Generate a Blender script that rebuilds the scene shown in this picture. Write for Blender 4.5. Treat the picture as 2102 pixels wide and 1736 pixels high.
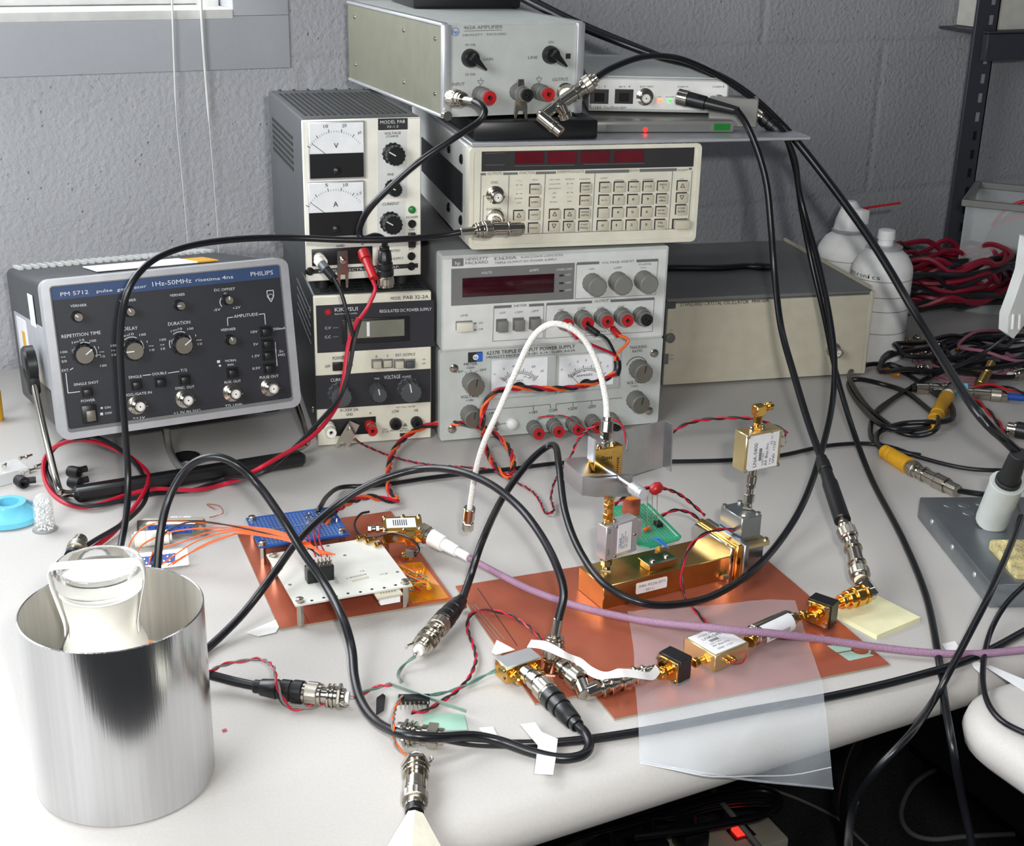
import bpy, bmesh, math, random
from mathutils import Vector as V, Matrix as MX
random.seed(7)
for o in list(bpy.data.objects): bpy.data.objects.remove(o)
SC=bpy.context.scene; COL=SC.collection
# ---------------- camera, world, lights, exposure ----------------
F=2783.7; PITCH=.36588; ROLL=-.02324; YAW=.4888; CH=.46
def _cm():
    f=V((0,math.cos(PITCH),-math.sin(PITCH))); rt=V((1,0,0)); dn=f.cross(rt)
    c,s=math.cos(ROLL),math.sin(ROLL)
    X=rt*c+dn*s; Y=dn*c-rt*s
    Z=MX.Rotation(-YAW,3,'Z')
    return Z@X,Z@Y,Z@f
CX,CY,CF=_cm(); CP=V((0,0,CH))
cd=bpy.data.cameras.new('camera'); cam=bpy.data.objects.new('camera',cd); COL.objects.link(cam)
cd.sensor_width=36; cd.lens=F/2102*36; cd.clip_start=.02
R=MX((CX,-CY,-CF)).transposed().to_4x4(); R.translation=CP; cam.matrix_world=R
SC.camera=cam
SC.view_settings.view_transform='Standard'; SC.view_settings.look='None'; SC.view_settings.gamma=1
SC.view_settings.use_curve_mapping=False
SC.view_settings.exposure=0.0
W=bpy.data.worlds.new('world'); SC.world=W; W.use_nodes=True
wn=W.node_tree.nodes; wl=W.node_tree.links; bg=wn['Background']
tc=wn.new('ShaderNodeTexCoord'); sp=wn.new('ShaderNodeSeparateXYZ'); cr=wn.new('ShaderNodeValToRGB')
wl.new(tc.outputs['Generated'],sp.inputs[0]); wl.new(sp.outputs['Y'],cr.inputs[0]); wl.new(cr.outputs[0],bg.inputs[0])
cr.color_ramp.elements[0].position=0.0; cr.color_ramp.elements[0].color=(.07,.077,.09,1)
cr.color_ramp.elements[1].position=.12; cr.color_ramp.elements[1].color=(4.5,4.6,4.8,1)
bg.inputs[1].default_value=1.0
def area(name,loc,tgt,sx,sy,p,col=(1,1,1)):
    l=bpy.data.lights.new(name,'AREA'); l.shape='RECTANGLE'; l.size=sx; l.size_y=sy; l.energy=p; l.color=col
    o=bpy.data.objects.new(name,l); COL.objects.link(o); o.location=loc
    o.rotation_euler=(V(tgt)-V(loc)).to_track_quat('-Z','Y').to_euler(); return o
area('window_daylight',(-.35,1.50,.75),(.05,.75,0),.8,.7,12,(.93,.97,1))
area('left_window_daylight',(-.52,.28,.62),(.3,.9,.0),.5,.5,10.5,(.95,.98,1))
area('camera_flash',CP+CX*.05-CY*.045-CF*.02,CP+CF*1.2,.035,.02,5.4,(1,.98,.95))
# ---------------- materials ----------------
def lin(c): return tuple(((x/255/12.92) if x<=10 else ((x/255+.055)/1.055)**2.4) for x in c)+(1,)
MATS={}
def mat(n,c,r=.5,m=0,var=.06,sc=60,bump=0,bsc=200,em=0,tr=0,al=1,coat=0,c2=None,thr=None,st=(1,1,1),spec=.5):
    if n in MATS: return MATS[n]
    a=bpy.data.materials.new(n); a.use_nodes=True; N=a.node_tree.nodes; L=a.node_tree.links; b=N['Principled BSDF']
    t=N.new('ShaderNodeTexCoord'); mp=N.new('ShaderNodeMapping'); mp.inputs['Scale'].default_value=st
    L.new(t.outputs['Object'],mp.inputs[0])
    no=N.new('ShaderNodeTexNoise'); no.inputs['Scale'].default_value=sc; no.inputs['Detail'].default_value=4
    L.new(mp.outputs[0],no.inputs['Vector'])
    rp=N.new('ShaderNodeValToRGB'); L.new(no.outputs['Fac'],rp.inputs[0])
    C=lin(c); e=rp.color_ramp.elements
    if c2: e[0].color=lin(c2); e[1].color=C
    else:
        e[0].color=tuple(x*(1-var) for x in C[:3])+(1,); e[1].color=tuple(min(1,x*(1+var)) for x in C[:3])+(1,)
    if thr: e[0].position,e[1].position=thr
    else: e[0].position=.3; e[1].position=.7
    L.new(rp.outputs[0],b.inputs['Base Color'])
    b.inputs['Roughness'].default_value=r; b.inputs['Metallic'].default_value=m
    b.inputs['Specular IOR Level'].default_value=spec
    if bump:
        bn=N.new('ShaderNodeTexNoise'); bn.inputs['Scale'].default_value=bsc; L.new(mp.outputs[0],bn.inputs['Vector'])
        bu=N.new('ShaderNodeBump'); bu.inputs['Strength'].default_value=bump; bu.inputs['Distance'].default_value=.002
        L.new(bn.outputs['Fac'],bu.inputs['Height']); L.new(bu.outputs[0],b.inputs['Normal'])
    if em: b.inputs['Emission Color'].default_value=C; b.inputs['Emission Strength'].default_value=em
    if tr: b.inputs['Transmission Weight'].default_value=tr
    if al<1: b.inputs['Alpha'].default_value=al
    if coat: b.inputs['Coat Weight'].default_value=coat
    MATS[n]=a; return a
K=dict(
 black=mat('black plastic',(22,23,25),.35), cab=mat('black cable jacket',(17,18,22),.32), rubber=mat('black rubber',(26,26,28),.55,bump=.1),
 white=mat('white paint',(235,235,232),.5), ivory=mat('ivory paint',(232,230,218),.45), lgrey=mat('light grey enamel',(212,214,211),.45),
 cream=mat('cream enamel',(216,213,196),.45), hpgrey=mat('instrument grey face',(188,192,188),.45), amps=mat('olive grey side',(120,120,104),.55,.3),
 dgrey=mat('dark grey enamel',(70,72,74),.5), mgrey=mat('mid grey enamel',(112,113,112),.5), case=mat('charcoal case',(58,60,62),.45),
 panel=mat('dark slate panel',(38,40,46),.45), blue=mat('blue header band',(44,68,108),.45), silver=mat('satin silver',(200,202,206),.35,.6),
 alu=mat('machined aluminium',(205,206,208),.3,1,bump=.08,bsc=300), steel=mat('galvanised steel',(150,156,160),.35,.9,bump=.1,bsc=80),
 nick=mat('nickel plate',(196,190,178),.16,1), nickr=mat('knurled nickel',(190,184,172),.3,1,bump=.15,bsc=2500), gold=mat('gold plate',(230,182,96),.2,1), pgold=mat('pale gold finish',(205,188,140),.32,.85),
 brass=mat('worn brass',(204,170,106),.3,1,var=.2,sc=25), red=mat('red plastic',(178,26,32),.35), dred=mat('dark red lens',(92,12,26),.2,var=.2),
 ddred=mat('very dark red display',(48,6,18),.12,var=.2),
 pane=mat('window glass',(240,245,250),.05,al=.06,var=0),
 rwire=mat('red wire',(186,20,48),.4), owire=mat('orange wire',(236,98,34),.4), gwire=mat('green wire',(84,124,112),.45), bwire=mat('black wire',(30,30,34),.45),
 blwire=mat('blue wire',(40,100,190),.4), label=mat('white label',(225,226,228),.5), ink=mat('dark ink',(38,38,40),.6), wink=mat('white lettering',(215,216,218),.5),
 gink=mat('grey ink',(105,106,106),.6), copper=mat('copper clad',(192,108,82),.36,.55,var=.16,sc=14,bump=.03,bsc=40), fr4=mat('grey board edge',(150,146,130),.6),
 yellow=mat('yellow rubber boot',(214,158,26),.5), teal=mat('light blue plastic',(110,196,222),.25,coat=.5), kapton=mat('amber film',(224,140,20),.12,.35,var=.3,sc=30,coat=.6),
 pcbw=mat('white solder mask',(216,216,208),.4), pcbb=mat('blue solder mask',(26,82,158),.35), pcbg=mat('green solder mask',(40,150,110),.35), solder=mat('solder pads',(200,200,196),.3,.8),
 paper=mat('white paper',(240,240,238),.7), tape=mat('masking tape',(232,232,230),.6), note=mat('pale yellow note paper',(236,232,190),.7), beige=mat('beige plastic',(196,190,170),.5),
 knob=mat('grey knob plastic',(118,118,114),.5), kcap=mat('brown grey knob cap',(120,114,104),.4,.5), lcd=mat('grey display glass',(120,122,110),.2), dblue=mat('connector blue insulator',(26,74,160),.45),
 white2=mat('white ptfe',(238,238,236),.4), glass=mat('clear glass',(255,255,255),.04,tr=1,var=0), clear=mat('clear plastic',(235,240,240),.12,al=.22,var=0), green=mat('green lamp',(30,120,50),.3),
 foam=mat('white glaze film',(238,236,226),.5), purple=mat('purple braided sheath',(154,120,146),.45,var=.2,sc=1800,bump=.5,bsc=1500), wbraid=mat('white braided sheath',(225,223,218),.5,var=.15,sc=900,bump=.5,bsc=900),
 rled=mat('red lamp lit',(255,40,30),.3,em=2.5), gled=mat('green lamp lit',(60,230,90),.3,em=1.5), oled=mat('orange lamp lit',(255,110,30),.3,em=3),
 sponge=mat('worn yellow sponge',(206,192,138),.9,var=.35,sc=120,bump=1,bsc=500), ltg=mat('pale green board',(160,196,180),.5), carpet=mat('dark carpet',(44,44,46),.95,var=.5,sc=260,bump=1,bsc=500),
 poly=mat('clear poly film',(222,230,238),.2,al=.24), gfilm=mat('dusty grey lid',(128,128,124),.3), shelf=mat('grey shelf paint',(66,68,76),.5), pink=mat('pink grey wire',(150,90,110),.5),
 frost=mat('frosted glass',(245,245,242),.45,var=.03), meter=mat('meter dial white',(232,234,236),.35), gridm=mat('vent slot black',(12,12,13),.8), rope=mat('grey ribbon cable',(120,120,116),.6))
# ---------------- mesh builder ----------------
class MB:
    def __init__(s,T=None): s.v=[];s.f=[];s.m=[];s.s=[];s.mats=[];s.T=T or MX()
    def add(s,vs,fs,m,sm=False,T=None):
        T=s.T@T if T is not None else s.T
        m=K[m] if isinstance(m,str) else m
        if m not in s.mats: s.mats.append(m)
        i=s.mats.index(m); n=len(s.v)
        s.v+=[tuple(T@V(p)) for p in vs]
        s.f+=[tuple(n+k for k in f) for f in fs]; s.m+=[i]*len(fs); s.s+=[sm]*len(fs)
        return s
    def box(s,x0,y0,z0,x1,y1,z1,m,b=0,seg=2,T=None):
        if not b:
            vs=[(x,y,z) for x in (x0,x1) for y in (y0,y1) for z in (z0,z1)]
            return s.add(vs,[(0,1,3,2),(4,6,7,5),(0,4,5,1),(2,3,7,6),(0,2,6,4),(1,5,7,3)],m,False,T)
        bm=bmesh.new(); bmesh.ops.create_cube(bm,size=1)
        for v in bm.verts: v.co=V(((x0+x1)/2+v.co.x*(x1-x0),(y0+y1)/2+v.co.y*(y1-y0),(z0+z1)/2+v.co.z*(z1-z0)))
        bmesh.ops.bevel(bm,geom=list(bm.edges),offset=b,segments=seg,affect='EDGES',profile=.5)
        bm.verts.index_update()
        s.add([tuple(v.co) for v in bm.verts],[tuple(v.index for v in f.verts) for f in bm.faces],m,seg>1,T); bm.free(); return s
    def lathe(s,o,d,prof,m,seg=20,sm=True,flute=0,cap=True,T=None):
        d=V(d).normalized(); a=V((0,0,1)) if abs(d.z)<.9 else V((1,0,0)); x=d.cross(a).normalized(); y=d.cross(x); o=V(o)
        vs=[];fs=[]
        for t,r in prof:
            for k in range(seg):
                q=2*math.pi*k/seg; rr=r*(1-flute*(k%2)); vs.append(o+d*t+x*(rr*math.cos(q))+y*(rr*math.sin(q)))
        n=len(prof)
        for i in range(n-1):
            for k in range(seg): k2=(k+1)%seg; fs.append((i*seg+k,i*seg+k2,(i+1)*seg+k2,(i+1)*seg+k))
        s.add(vs,fs,m,sm,T)
        if cap:
            s.add(vs[:seg],[tuple(range(seg))],m,False,T); s.add(vs[-seg:],[tuple(range(seg))],m,False,T)
        return s
    def cyl(s,a,b,r,m,seg=16,sm=True,r2=None,T=None):
        a=V(a);b=V(b); return s.lathe(a,b-a,[(0,r),((b-a).length,r if r2 is None else r2)],m,seg,sm,T=T)
    def tube(s,pts,r,m,seg=10,sub=6,sm=True,close=False,tw=None):
        P=[V(p) for p in pts]
        if sub>1 and len(P)>2: P=crom(P,sub,close)
        T0=None;rings=[];N=len(P);vs=[];fs=[]
        x=None
        for i,p in enumerate(P):
            d=((P[(i+1)%N] if (close or i<N-1) else P[i])-(P[i-1] if (close or i>0) else P[i]))
            if d.length<1e-9: d=V((0,0,1))
            d.normalize()
            if x is None: x=d.orthogonal().normalized()
            else:
                x=x-d*x.dot(d); x.normalize()
            y=d.cross(x); rr=r(i/(N-1)) if callable(r) else r
            for k in range(seg):
                q=2*math.pi*k/seg; vs.append(p+x*(rr*math.cos(q))+y*(rr*math.sin(q)))
        for i in range(N if close else N-1):
            j=(i+1)%N
            for k in range(seg): k2=(k+1)%seg; fs.append((i*seg+k,i*seg+k2,j*seg+k2,j*seg+k))
        s.add(vs,fs,m,sm)
        if not close: s.add(vs[:seg],[tuple(range(seg))],m); s.add(vs[-seg:],[tuple(range(seg))],m)
        return s
    def prism(s,pts,z0,z1,m,T=None,sm=False):
        n=len(pts); vs=[(x,y,z0) for x,y in pts]+[(x,y,z1) for x,y in pts]
        fs=[tuple(range(n))[::-1],tuple(range(n,2*n))]+[(i,(i+1)%n,n+(i+1)%n,n+i) for i in range(n)]
        return s.add(vs,fs,m,sm,T)
    def torus(s,c,n,R_,r,m,seg=32,s2=8,T=None):
        n=V(n).normalized(); a=n.orthogonal().normalized(); b=n.cross(a); c=V(c)
        return s.tube([c+a*(R_*math.cos(2*math.pi*k/seg))+b*(R_*math.sin(2*math.pi*k/seg)) for k in range(seg)],r,m,s2,1,True,True)
    def build(s,name,par=None,label=None,bev=0):
        me=bpy.data.meshes.new(name); me.from_pydata(s.v,[],s.f)
        for m in s.mats: me.materials.append(m)
        me.polygons.foreach_set('material_index',s.m); me.polygons.foreach_set('use_smooth',s.s)
        bm=bmesh.new(); bm.from_mesh(me)
        bmesh.ops.remove_doubles(bm,verts=bm.verts,dist=1e-7); bmesh.ops.recalc_face_normals(bm,faces=bm.faces)
        bm.to_mesh(me); bm.free(); me.update()
        try: me.set_sharp_from_angle(angle=.7)
        except Exception: pass
        o=bpy.data.objects.new(name,me); COL.objects.link(o)
        if par: o.parent=par
        if label: o['label']=label
        return o
def crom(P,sub,close=False):
    N=len(P); out=[]
    g=lambda i:P[i%N] if close else P[max(0,min(N-1,i))]
    for i in range(N if close else N-1):
        p0,p1,p2,p3=g(i-1),g(i),g(i+1),g(i+2)
        if not close:
            if i==0: p0=p1*2-p2
            if i==N-2: p3=p2*2-p1
        for k in range(sub):
            t=k/sub; out.append(.5*((2*p1)+(p2-p0)*t+(2*p0-5*p1+4*p2-p3)*t*t+(3*p1-p0-3*p2+p3)*t**3))
    if not close: out.append(P[-1])
    return out
def tag(o,label=None,cat=None,group=None,kind=None):
    if label: o['label']=label
    if cat: o['category']=cat
    if group: o['group']=group
    if kind: o['kind']=kind
    return o
def thing(name,label,cat,loc=(0,0,0),rot=(0,0,0),group=None):
    o=bpy.data.objects.new(name,None); o.empty_display_size=.01; COL.objects.link(o); o.location=loc; o.rotation_euler=rot
    return tag(o,label,cat,group)
def dup(root,loc,rot=None,label=None):
    r=root.copy(); COL.objects.link(r); r.location=loc
    if rot is not None: r.rotation_euler=rot
    if label: r['label']=label
    for ch in root.children:
        c=ch.copy(); COL.objects.link(c); c.parent=r
    return r
# photo pixel -> place in the room at a known height (h>=0 or any z) or a known distance y (given negative, < -.2)
def ray(u,v): return CX*((u-1051)/F)+CY*((v-868)/F)+CF
def at(u,v,h=0.):
    r=ray(u,v)
    if h<-.2: return CP+r*(-h/r.y)
    return CP+r*((h-CH)/r.z)
def atz(u,v,z): r=ray(u,v); return CP+r*((z-CH)/r.z)
_tx={}
def glyphs(t,bold):
    if (t,bold) in _tx: return _tx[(t,bold)]
    c=bpy.data.curves.new('t','FONT'); c.body=t; c.size=1; c.resolution_u=2
    if bold: c.offset=.0
    o=bpy.data.objects.new('t',c); COL.objects.link(o); bpy.context.view_layer.update()
    me=bpy.data.meshes.new_from_object(o.evaluated_get(bpy.context.evaluated_depsgraph_get()))
    vs=[v.co.copy() for v in me.vertices]; fs=[tuple(p.vertices) for p in me.polygons]
    bpy.data.objects.remove(o); bpy.data.curves.remove(c); bpy.data.meshes.remove(me)
    x0=min(v.x for v in vs);x1=max(v.x for v in vs)
    _tx[(t,bold)]=(vs,fs,x0,x1); return _tx[(t,bold)]
def text(mb,t,o,x,up,w,h,m,bold=False,off=0):
    # o: left end of baseline, x: writing direction, up: cap direction, w: total width, h: cap height
    vs,fs,x0,x1=glyphs(t,bold); x=V(x).normalized(); up=V(up).normalized(); n=x.cross(up)
    mb.add([V(o)+x*((p.x-x0)/(x1-x0)*w)+up*(p.y/.72*h)+n*off for p in vs],fs,m)
class Inst:
    """a box instrument: origin at its front bottom left, x along the front, y into the depth"""
    def __init__(s,name,label,cat,loc,yaw,w,h,d,tilt=0):
        s.w,s.h,s.d=w,h,d; s.e=thing(name,label,cat,loc,(0,0,0))
        s.M=MX.Translation(loc)@MX.Rotation(yaw,4,'Z')@MX.Rotation(-tilt,4,'X')
        s.e.rotation_euler=s.M.to_euler(); s.I=s.M.inverted(); s.y0=0
    def L(s,u,v,out=0):
        o=s.I@CP; d=(s.I.to_3x3()@ray(u,v)); t=(s.y0-out-o.y)/d.y; return o+d*t
    def txt(s,mb,t,u0,v0,u1,v1,hp,m='ink',bold=False):
        a=s.L(u0,v0);b=s.L(u1,v1); c=s.L(u0,v0-hp); text(mb,t,a+V((0,-.0007,0)),b-a,(0,0,1),(b-a).length*(.4 if t in '1.-' else 1),abs(c.z-a.z),m,bold)
    def rect(s,mb,u0,v0,u1,v1,m,out=.0005,inn=.001,b=0):
        a=s.L(u0,v0);c=s.L(u1,v1); mb.box(min(a.x,c.x),s.y0-out,min(a.z,c.z),max(a.x,c.x),s.y0+inn,max(a.z,c.z),m,b)
    def line(s,mb,u0,v0,u1,v1,m,t=.0005):
        a=s.L(u0,v0);c=s.L(u1,v1); y=s.y0
        d=(c-a); d.y=0; d.normalize(); n=V((-d.z,0,d.x))*t
        mb.add([a+n+V((0,-.0006,0)),c+n+V((0,-.0006,0)),c-n+V((0,-.0006,0)),a-n+V((0,-.0006,0))],[(0,1,2,3)],m)
    def arc(s,mb,u,v,r,a0,a1,m,t=.0004):
        c=s.L(u,v); n=12
        P=[(c.x+r*k*math.cos(math.radians(a0+(a1-a0)*i/n)),c.z+r*k*math.sin(math.radians(a0+(a1-a0)*i/n))) for k in (1-t/r,1+t/r) for i in range(n+1)]
        mb.add([(x,s.y0-.0006,z) for x,z in P],[(i,i+1,n+2+i,n+1+i) for i in range(n)],m)
    def knob(s,u,v,r,ln,m='black',cap=None,skirt=None,name='knob',flute=.08,ptr=None,seg=28,tr=.85,pm='wink'):
        c=s.L(u,v); c.y=s.y0; b=MB()
        pr=[(0,r),(ln*.15,r),(ln*.2,r*tr),(ln*.93,r*tr*.97),(ln,r*tr*.85)] if skirt is None else [(0,skirt),(ln*.12,skirt),(ln*.18,r),(ln*.95,r),(ln,r*.9)]
        b.lathe(c,(0,-1,0),pr,m,seg,flute=flute)
        re=pr[-1][1]
        if cap: b.lathe(c+V((0,-ln,0)),(0,-1,0),[(0,re*.98),(.0005,re*.96)],cap,24)
        if ptr is not None:
            q=math.radians(ptr); d=V((math.cos(q),0,math.sin(q))); n=V((-d.z,0,d.x))*.0005; y=V((0,-ln-.0008,0))
            b.add([c+y+n+d*re*.1,c+y+n+d*re,c+y-n+d*re,c+y-n+d*re*.1],[(0,1,2,3)],pm)
        return b.build(name,s.e)
    def post(s,u,v,r=.0058,ln=.016,m='knob',ring='red',rr=None):
        c=s.L(u,v); c.y=s.y0; b=MB(); rr=rr or r*.72
        b.lathe(c,(0,-1,0),[(0,r),(ln*.5,r*.97),(ln*.52,r*.86),(ln*.85,r*.84)],m,24,flute=.05)
        b.lathe(c+V((0,-ln*.85,0)),(0,-1,0),[(0,rr),(ln*.15,rr),(ln*.15,rr*.42),(ln*.02,rr*.40)],ring,24,cap=False)
        b.lathe(c+V((0,-ln*.86,0)),(0,-1,0),[(0,rr*.3),(ln*.04,rr*.3)],'gridm',12)
        return b.build('binding_post',s.e)
    def bnc(s,u,v,name='coaxial_jack',k=1):
        c=s.L(u,v); c.y=s.y0; b=MB()
        b.lathe(c,(0,-1,0),[(0,.0078*k),(.0015,.0078*k),(.002,.0062*k),(.004,.0062*k),(.0045,.0048*k),(.0135,.0048*k),(.0135,.0040*k),(.010,.0039*k)],'nick',24,cap=False)
        b.lathe(c+V((0,-.009,0)),(0,-1,0),[(0,.0038*k),(.002,.0038*k),(.0021,.0018*k),(.004,.0018*k)],'white2',16)
        b.lathe(c+V((0,-.0125,0)),(0,-1,0),[(0,.0008),(.0008,.0007)],'gold',8)
        for q in (-1,1): b.cyl(c+V((q*.0048*k,-.0115,0)),c+V((q*.0062*k,-.0115,0)),.0011,'nick',8)
        return b.build(name,s.e)
def screw(mb,c,d,r=.003,m='nick',h=.0018):
    mb.lathe(c,d,[(0,r),(h*.5,r*.95),(h,r*.55)],m,12)
def rrect(x0,z0,x1,z1,r,n=5):
    P=[]
    for cx,cz,a in ((x1-r,z1-r,0),(x0+r,z1-r,90),(x0+r,z0+r,180),(x1-r,z0+r,270)):
        P+=[(cx+r*math.cos(math.radians(a+90*k/n)),cz+r*math.sin(math.radians(a+90*k/n))) for k in range(n+1)]
    return P
XZ=MX(((1,0,0,0),(0,0,1,0),(0,1,0,0),(0,0,0,1)))  # prism pts (x,z), extruded along y
# ---------------- setting ----------------
def wallmat(n,col,mort=True):
    a=mat(n,col,.75,var=.05,sc=9); N=a.node_tree.nodes; L=a.node_tree.links; b=N['Principled BSDF']
    t=[x for x in N if x.type=='TEX_COORD'][0]
    n1=N.new('ShaderNodeTexNoise'); n1.inputs['Scale'].default_value=170; n1.inputs['Detail'].default_value=6; L.new(t.outputs['Object'],n1.inputs['Vector'])
    vo=N.new('ShaderNodeTexVoronoi'); vo.inputs['Scale'].default_value=95; L.new(t.outputs['Object'],vo.inputs['Vector'])
    r1=N.new('ShaderNodeMapRange'); r1.inputs[1].default_value=.02; r1.inputs[2].default_value=.16; L.new(vo.outputs['Distance'],r1.inputs[0])
    n2=N.new('ShaderNodeTexNoise'); n2.inputs['Scale'].default_value=14; L.new(t.outputs['Object'],n2.inputs['Vector'])
    r2=N.new('ShaderNodeMapRange'); r2.inputs[1].default_value=.60; r2.inputs[2].default_value=.48; L.new(n2.outputs['Fac'],r2.inputs[0])
    mx=N.new('ShaderNodeMath'); mx.operation='MAXIMUM'; L.new(r1.outputs[0],mx.inputs[0]); L.new(r2.outputs[0],mx.inputs[1])
    ad=N.new('ShaderNodeMath'); ad.operation='MULTIPLY_ADD'; L.new(mx.outputs[0],ad.inputs[0]); ad.inputs[1].default_value=.9; L.new(n1.outputs['Fac'],ad.inputs[2])
    bu=N.new('ShaderNodeBump'); bu.inputs['Strength'].default_value=.7; bu.inputs['Distance'].default_value=.0035; L.new(ad.outputs[0],bu.inputs['Height'])
    if mort:
        mp=N.new('ShaderNodeMapping'); L.new(t.outputs['Object'],mp.inputs[0]); mp.inputs['Rotation'].default_value=(math.pi/2,0,0)
        mp.inputs['Location'].default_value=(-.90,.0,0)
        se=N.new('ShaderNodeSeparateXYZ'); L.new(t.outputs['Object'],se.inputs[0]); co=N.new('ShaderNodeCombineXYZ')
        a1=N.new('ShaderNodeMath'); a1.operation='ADD'; a1.inputs[1].default_value=-.904+4.06; L.new(se.outputs['X'],a1.inputs[0]); L.new(a1.outputs[0],co.inputs[0])
        a2=N.new('ShaderNodeMath'); a2.operation='ADD'; a2.inputs[1].default_value=-.297+2.03; L.new(se.outputs['Z'],a2.inputs[0]); L.new(a2.outputs[0],co.inputs[1])
        br=N.new('ShaderNodeTexBrick'); br.inputs['Scale'].default_value=1; br.inputs['Brick Width'].default_value=.406; br.inputs['Row Height'].default_value=.203
        br.inputs['Mortar Size'].default_value=.009; br.inputs['Mortar Smooth'].default_value=1; br.offset=.5; L.new(co.outputs[0],br.inputs['Vector'])
        iv=N.new('ShaderNodeMath'); iv.operation='SUBTRACT'; iv.inputs[0].default_value=1; L.new(br.outputs['Fac'],iv.inputs[1])
        b2=N.new('ShaderNodeBump'); b2.inputs['Strength'].default_value=.35; b2.inputs['Distance'].default_value=.004; L.new(iv.outputs[0],b2.inputs['Height'])
        L.new(bu.outputs[0],b2.inputs['Normal']); L.new(b2.outputs[0],b.inputs['Normal'])
    else: bu.inputs['Strength'].default_value=.08; L.new(bu.outputs[0],b.inputs['Normal'])
    return a
WM=wallmat('painted block wall',(186,187,192)); TM=wallmat('smooth painted surround',(188,191,197),False)
WY=1.43; wx0,wx1,wz0,wz1=-.7,.421,.345,1.25
b=MB()
for x0,x1,z0,z1 in ((-8,wx0,-.75,5),(wx1,8,-.75,5),(wx0,wx1,-.75,wz0),(wx0,wx1,wz1,5)): b.box(x0,WY,z0,x1,WY+.2,z1,WM)
tag(b.build('wall_back'),'painted concrete block wall behind the bench','wall',kind='structure')
b=MB()
b.box(-.9,WY-.004,.291,wx1+.06,WY+.001,wz0,TM,.001); b.box(wx1,WY-.004,wz0,wx1+.06,WY+.001,1.4,TM,.001)
tag(b.build('trim_1'),'smooth grey surround of the window','trim',kind='structure')
w=thing('window_1','white framed window at the upper left','window'); w['kind']='structure'
b=MB(); b.box(wx0,WY-.006,wz0-.003,wx1,WY+.12,wz0+.007,'white',.002); b.build('window_sill',w)
b=MB(); b.box(wx0,WY+.06,wz0+.007,wx1,WY+.10,wz0+.05,'white',.004); b.box(wx1-.02,WY+.04,wz0,wx1-.001,WY+.12,1.25,'white',.003); b.build('window_frame',w)
b=MB(); b.box(wx0,WY+.08,wz0+.05,wx1-.02,WY+.083,1.25,'pane'); b.build('window_pane',w)
b=MB(); b.box(-4,-3,-.78,4,3,-.73,'carpet'); tag(b.build('floor'),'dark speckled carpet under the bench','floor',kind='structure')
# ---------------- desks ----------------
DM=mat('pale laminate bench top',(185,182,178),.5,var=.035,sc=500,spec=.35)
def slab(name,label,pts,th,rad,lab2=None):
    # outline (x,y) ccw, rounded (bullnose) rim
    n=6; rings=[]
    c=V((sum(p[0] for p in pts)/len(pts),sum(p[1] for p in pts)/len(pts)))
    N=len(pts); nor=[]
    for i in range(N):
        a=V(pts[i-1]);d=V(pts[(i+1)%N]); t=(d-a).normalized(); nor.append(V((t.y,-t.x)))
    vs=[];fs=[]
    for k in range(n+1):
        q=math.pi*k/n; ins=rad*(1-math.sin(q)); z=-th/2+th/2*math.cos(q)
        if k==0: ins=rad
        for i in range(N): p=V(pts[i])-nor[i]*ins; vs.append((p.x,p.y,z))
    for k in range(n):
        for i in range(N): j=(i+1)%N; fs.append((k*N+i,k*N+j,(k+1)*N+j,(k+1)*N+i))
    b=MB(); b.add(vs,fs,DM,True); b.add(vs[:N],[tuple(range(N))],DM); b.add(vs[-N:],[tuple(range(N))],DM)
    return b
def corner(cx,cy,r,a0,a1,n=8): return [(cx+r*math.cos(math.radians(a0+(a1-a0)*i/n)),cy+r*math.sin(math.radians(a0+(a1-a0)*i/n))) for i in range(n+1)]
desk=thing('workbench','pale grey laminate workbench with rounded front edge along the block wall','desk')
b=slab('',None,[(-1.2,.532),(-.6,.532),(0,.532),(.6,.532),(1.4,.532),(2.6,.532),(2.6,1.340),(1.46,1.340),(1.375,1.340),(1.375,1.425),(-1.2,1.425)],.032,.016)
b.build('desktop',desk)
b=MB(); gp=at(382,938,0); b.lathe((gp.x,gp.y,0),(0,0,1),[(0,.0125),(.0012,.012),(.0012,.010)],'black',28,cap=False); b.lathe((gp.x,gp.y,0),(0,0,1),[(.0003,.0001),(.0004,.0115)],'gridm',28); b.build('cable_hole',desk,'round black cable hole')
for x in (-.9,2.2): b=MB(); b.box(x,.75,-.73,x+.05,1.2,-.032,'dgrey',.004); b.build('support',desk)
d2=thing('side_desk','pale cream desk with rounded corner at the lower right','desk')
b=slab('',None,corner(.585+.045,.525-.045,.045,180,90)[::-1]+[(.585,.2),(.585,-.4),(1.6,-.4),(1.6,.525)],.032,.016)
b.build('desktop',d2); b=MB(); b.box(1.3,-.3,-.73,1.34,.4,-.032,'dgrey',.004); b.build('support',d2)
def crop(x0,y0,s): return lambda x,y:(x0+x/s,y0+y/s)
def ring(mb,A,B,y0,y1,m):
    # frame between closed outlines A (outer) and B (inner), points (x,z), same count
    n=len(A); vs=[(x,y0,z) for x,z in A]+[(x,y1,z) for x,z in A]+[(x,y0,z) for x,z in B]+[(x,y1,z) for x,z in B]; fs=[]
    for i in range(n):
        j=(i+1)%n; fs+=[(i,j,n+j,n+i),(2*n+i,3*n+i,3*n+j,2*n+j),(i,2*n+i,2*n+j,j),(n+i,n+j,3*n+j,3*n+i)]
    mb.add(vs,fs,m)
def T(I,mb,q,L,m='ink',bold=False):
    for t,x0,y0,x1,y1,h in L: u0,v0=q(x0,y0);u1,v1=q(x1,y1); hh=q(0,h)[1]-q(0,0)[1]; I.txt(mb,t,u0,v0,u1,v1,hh,m,bold)
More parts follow.
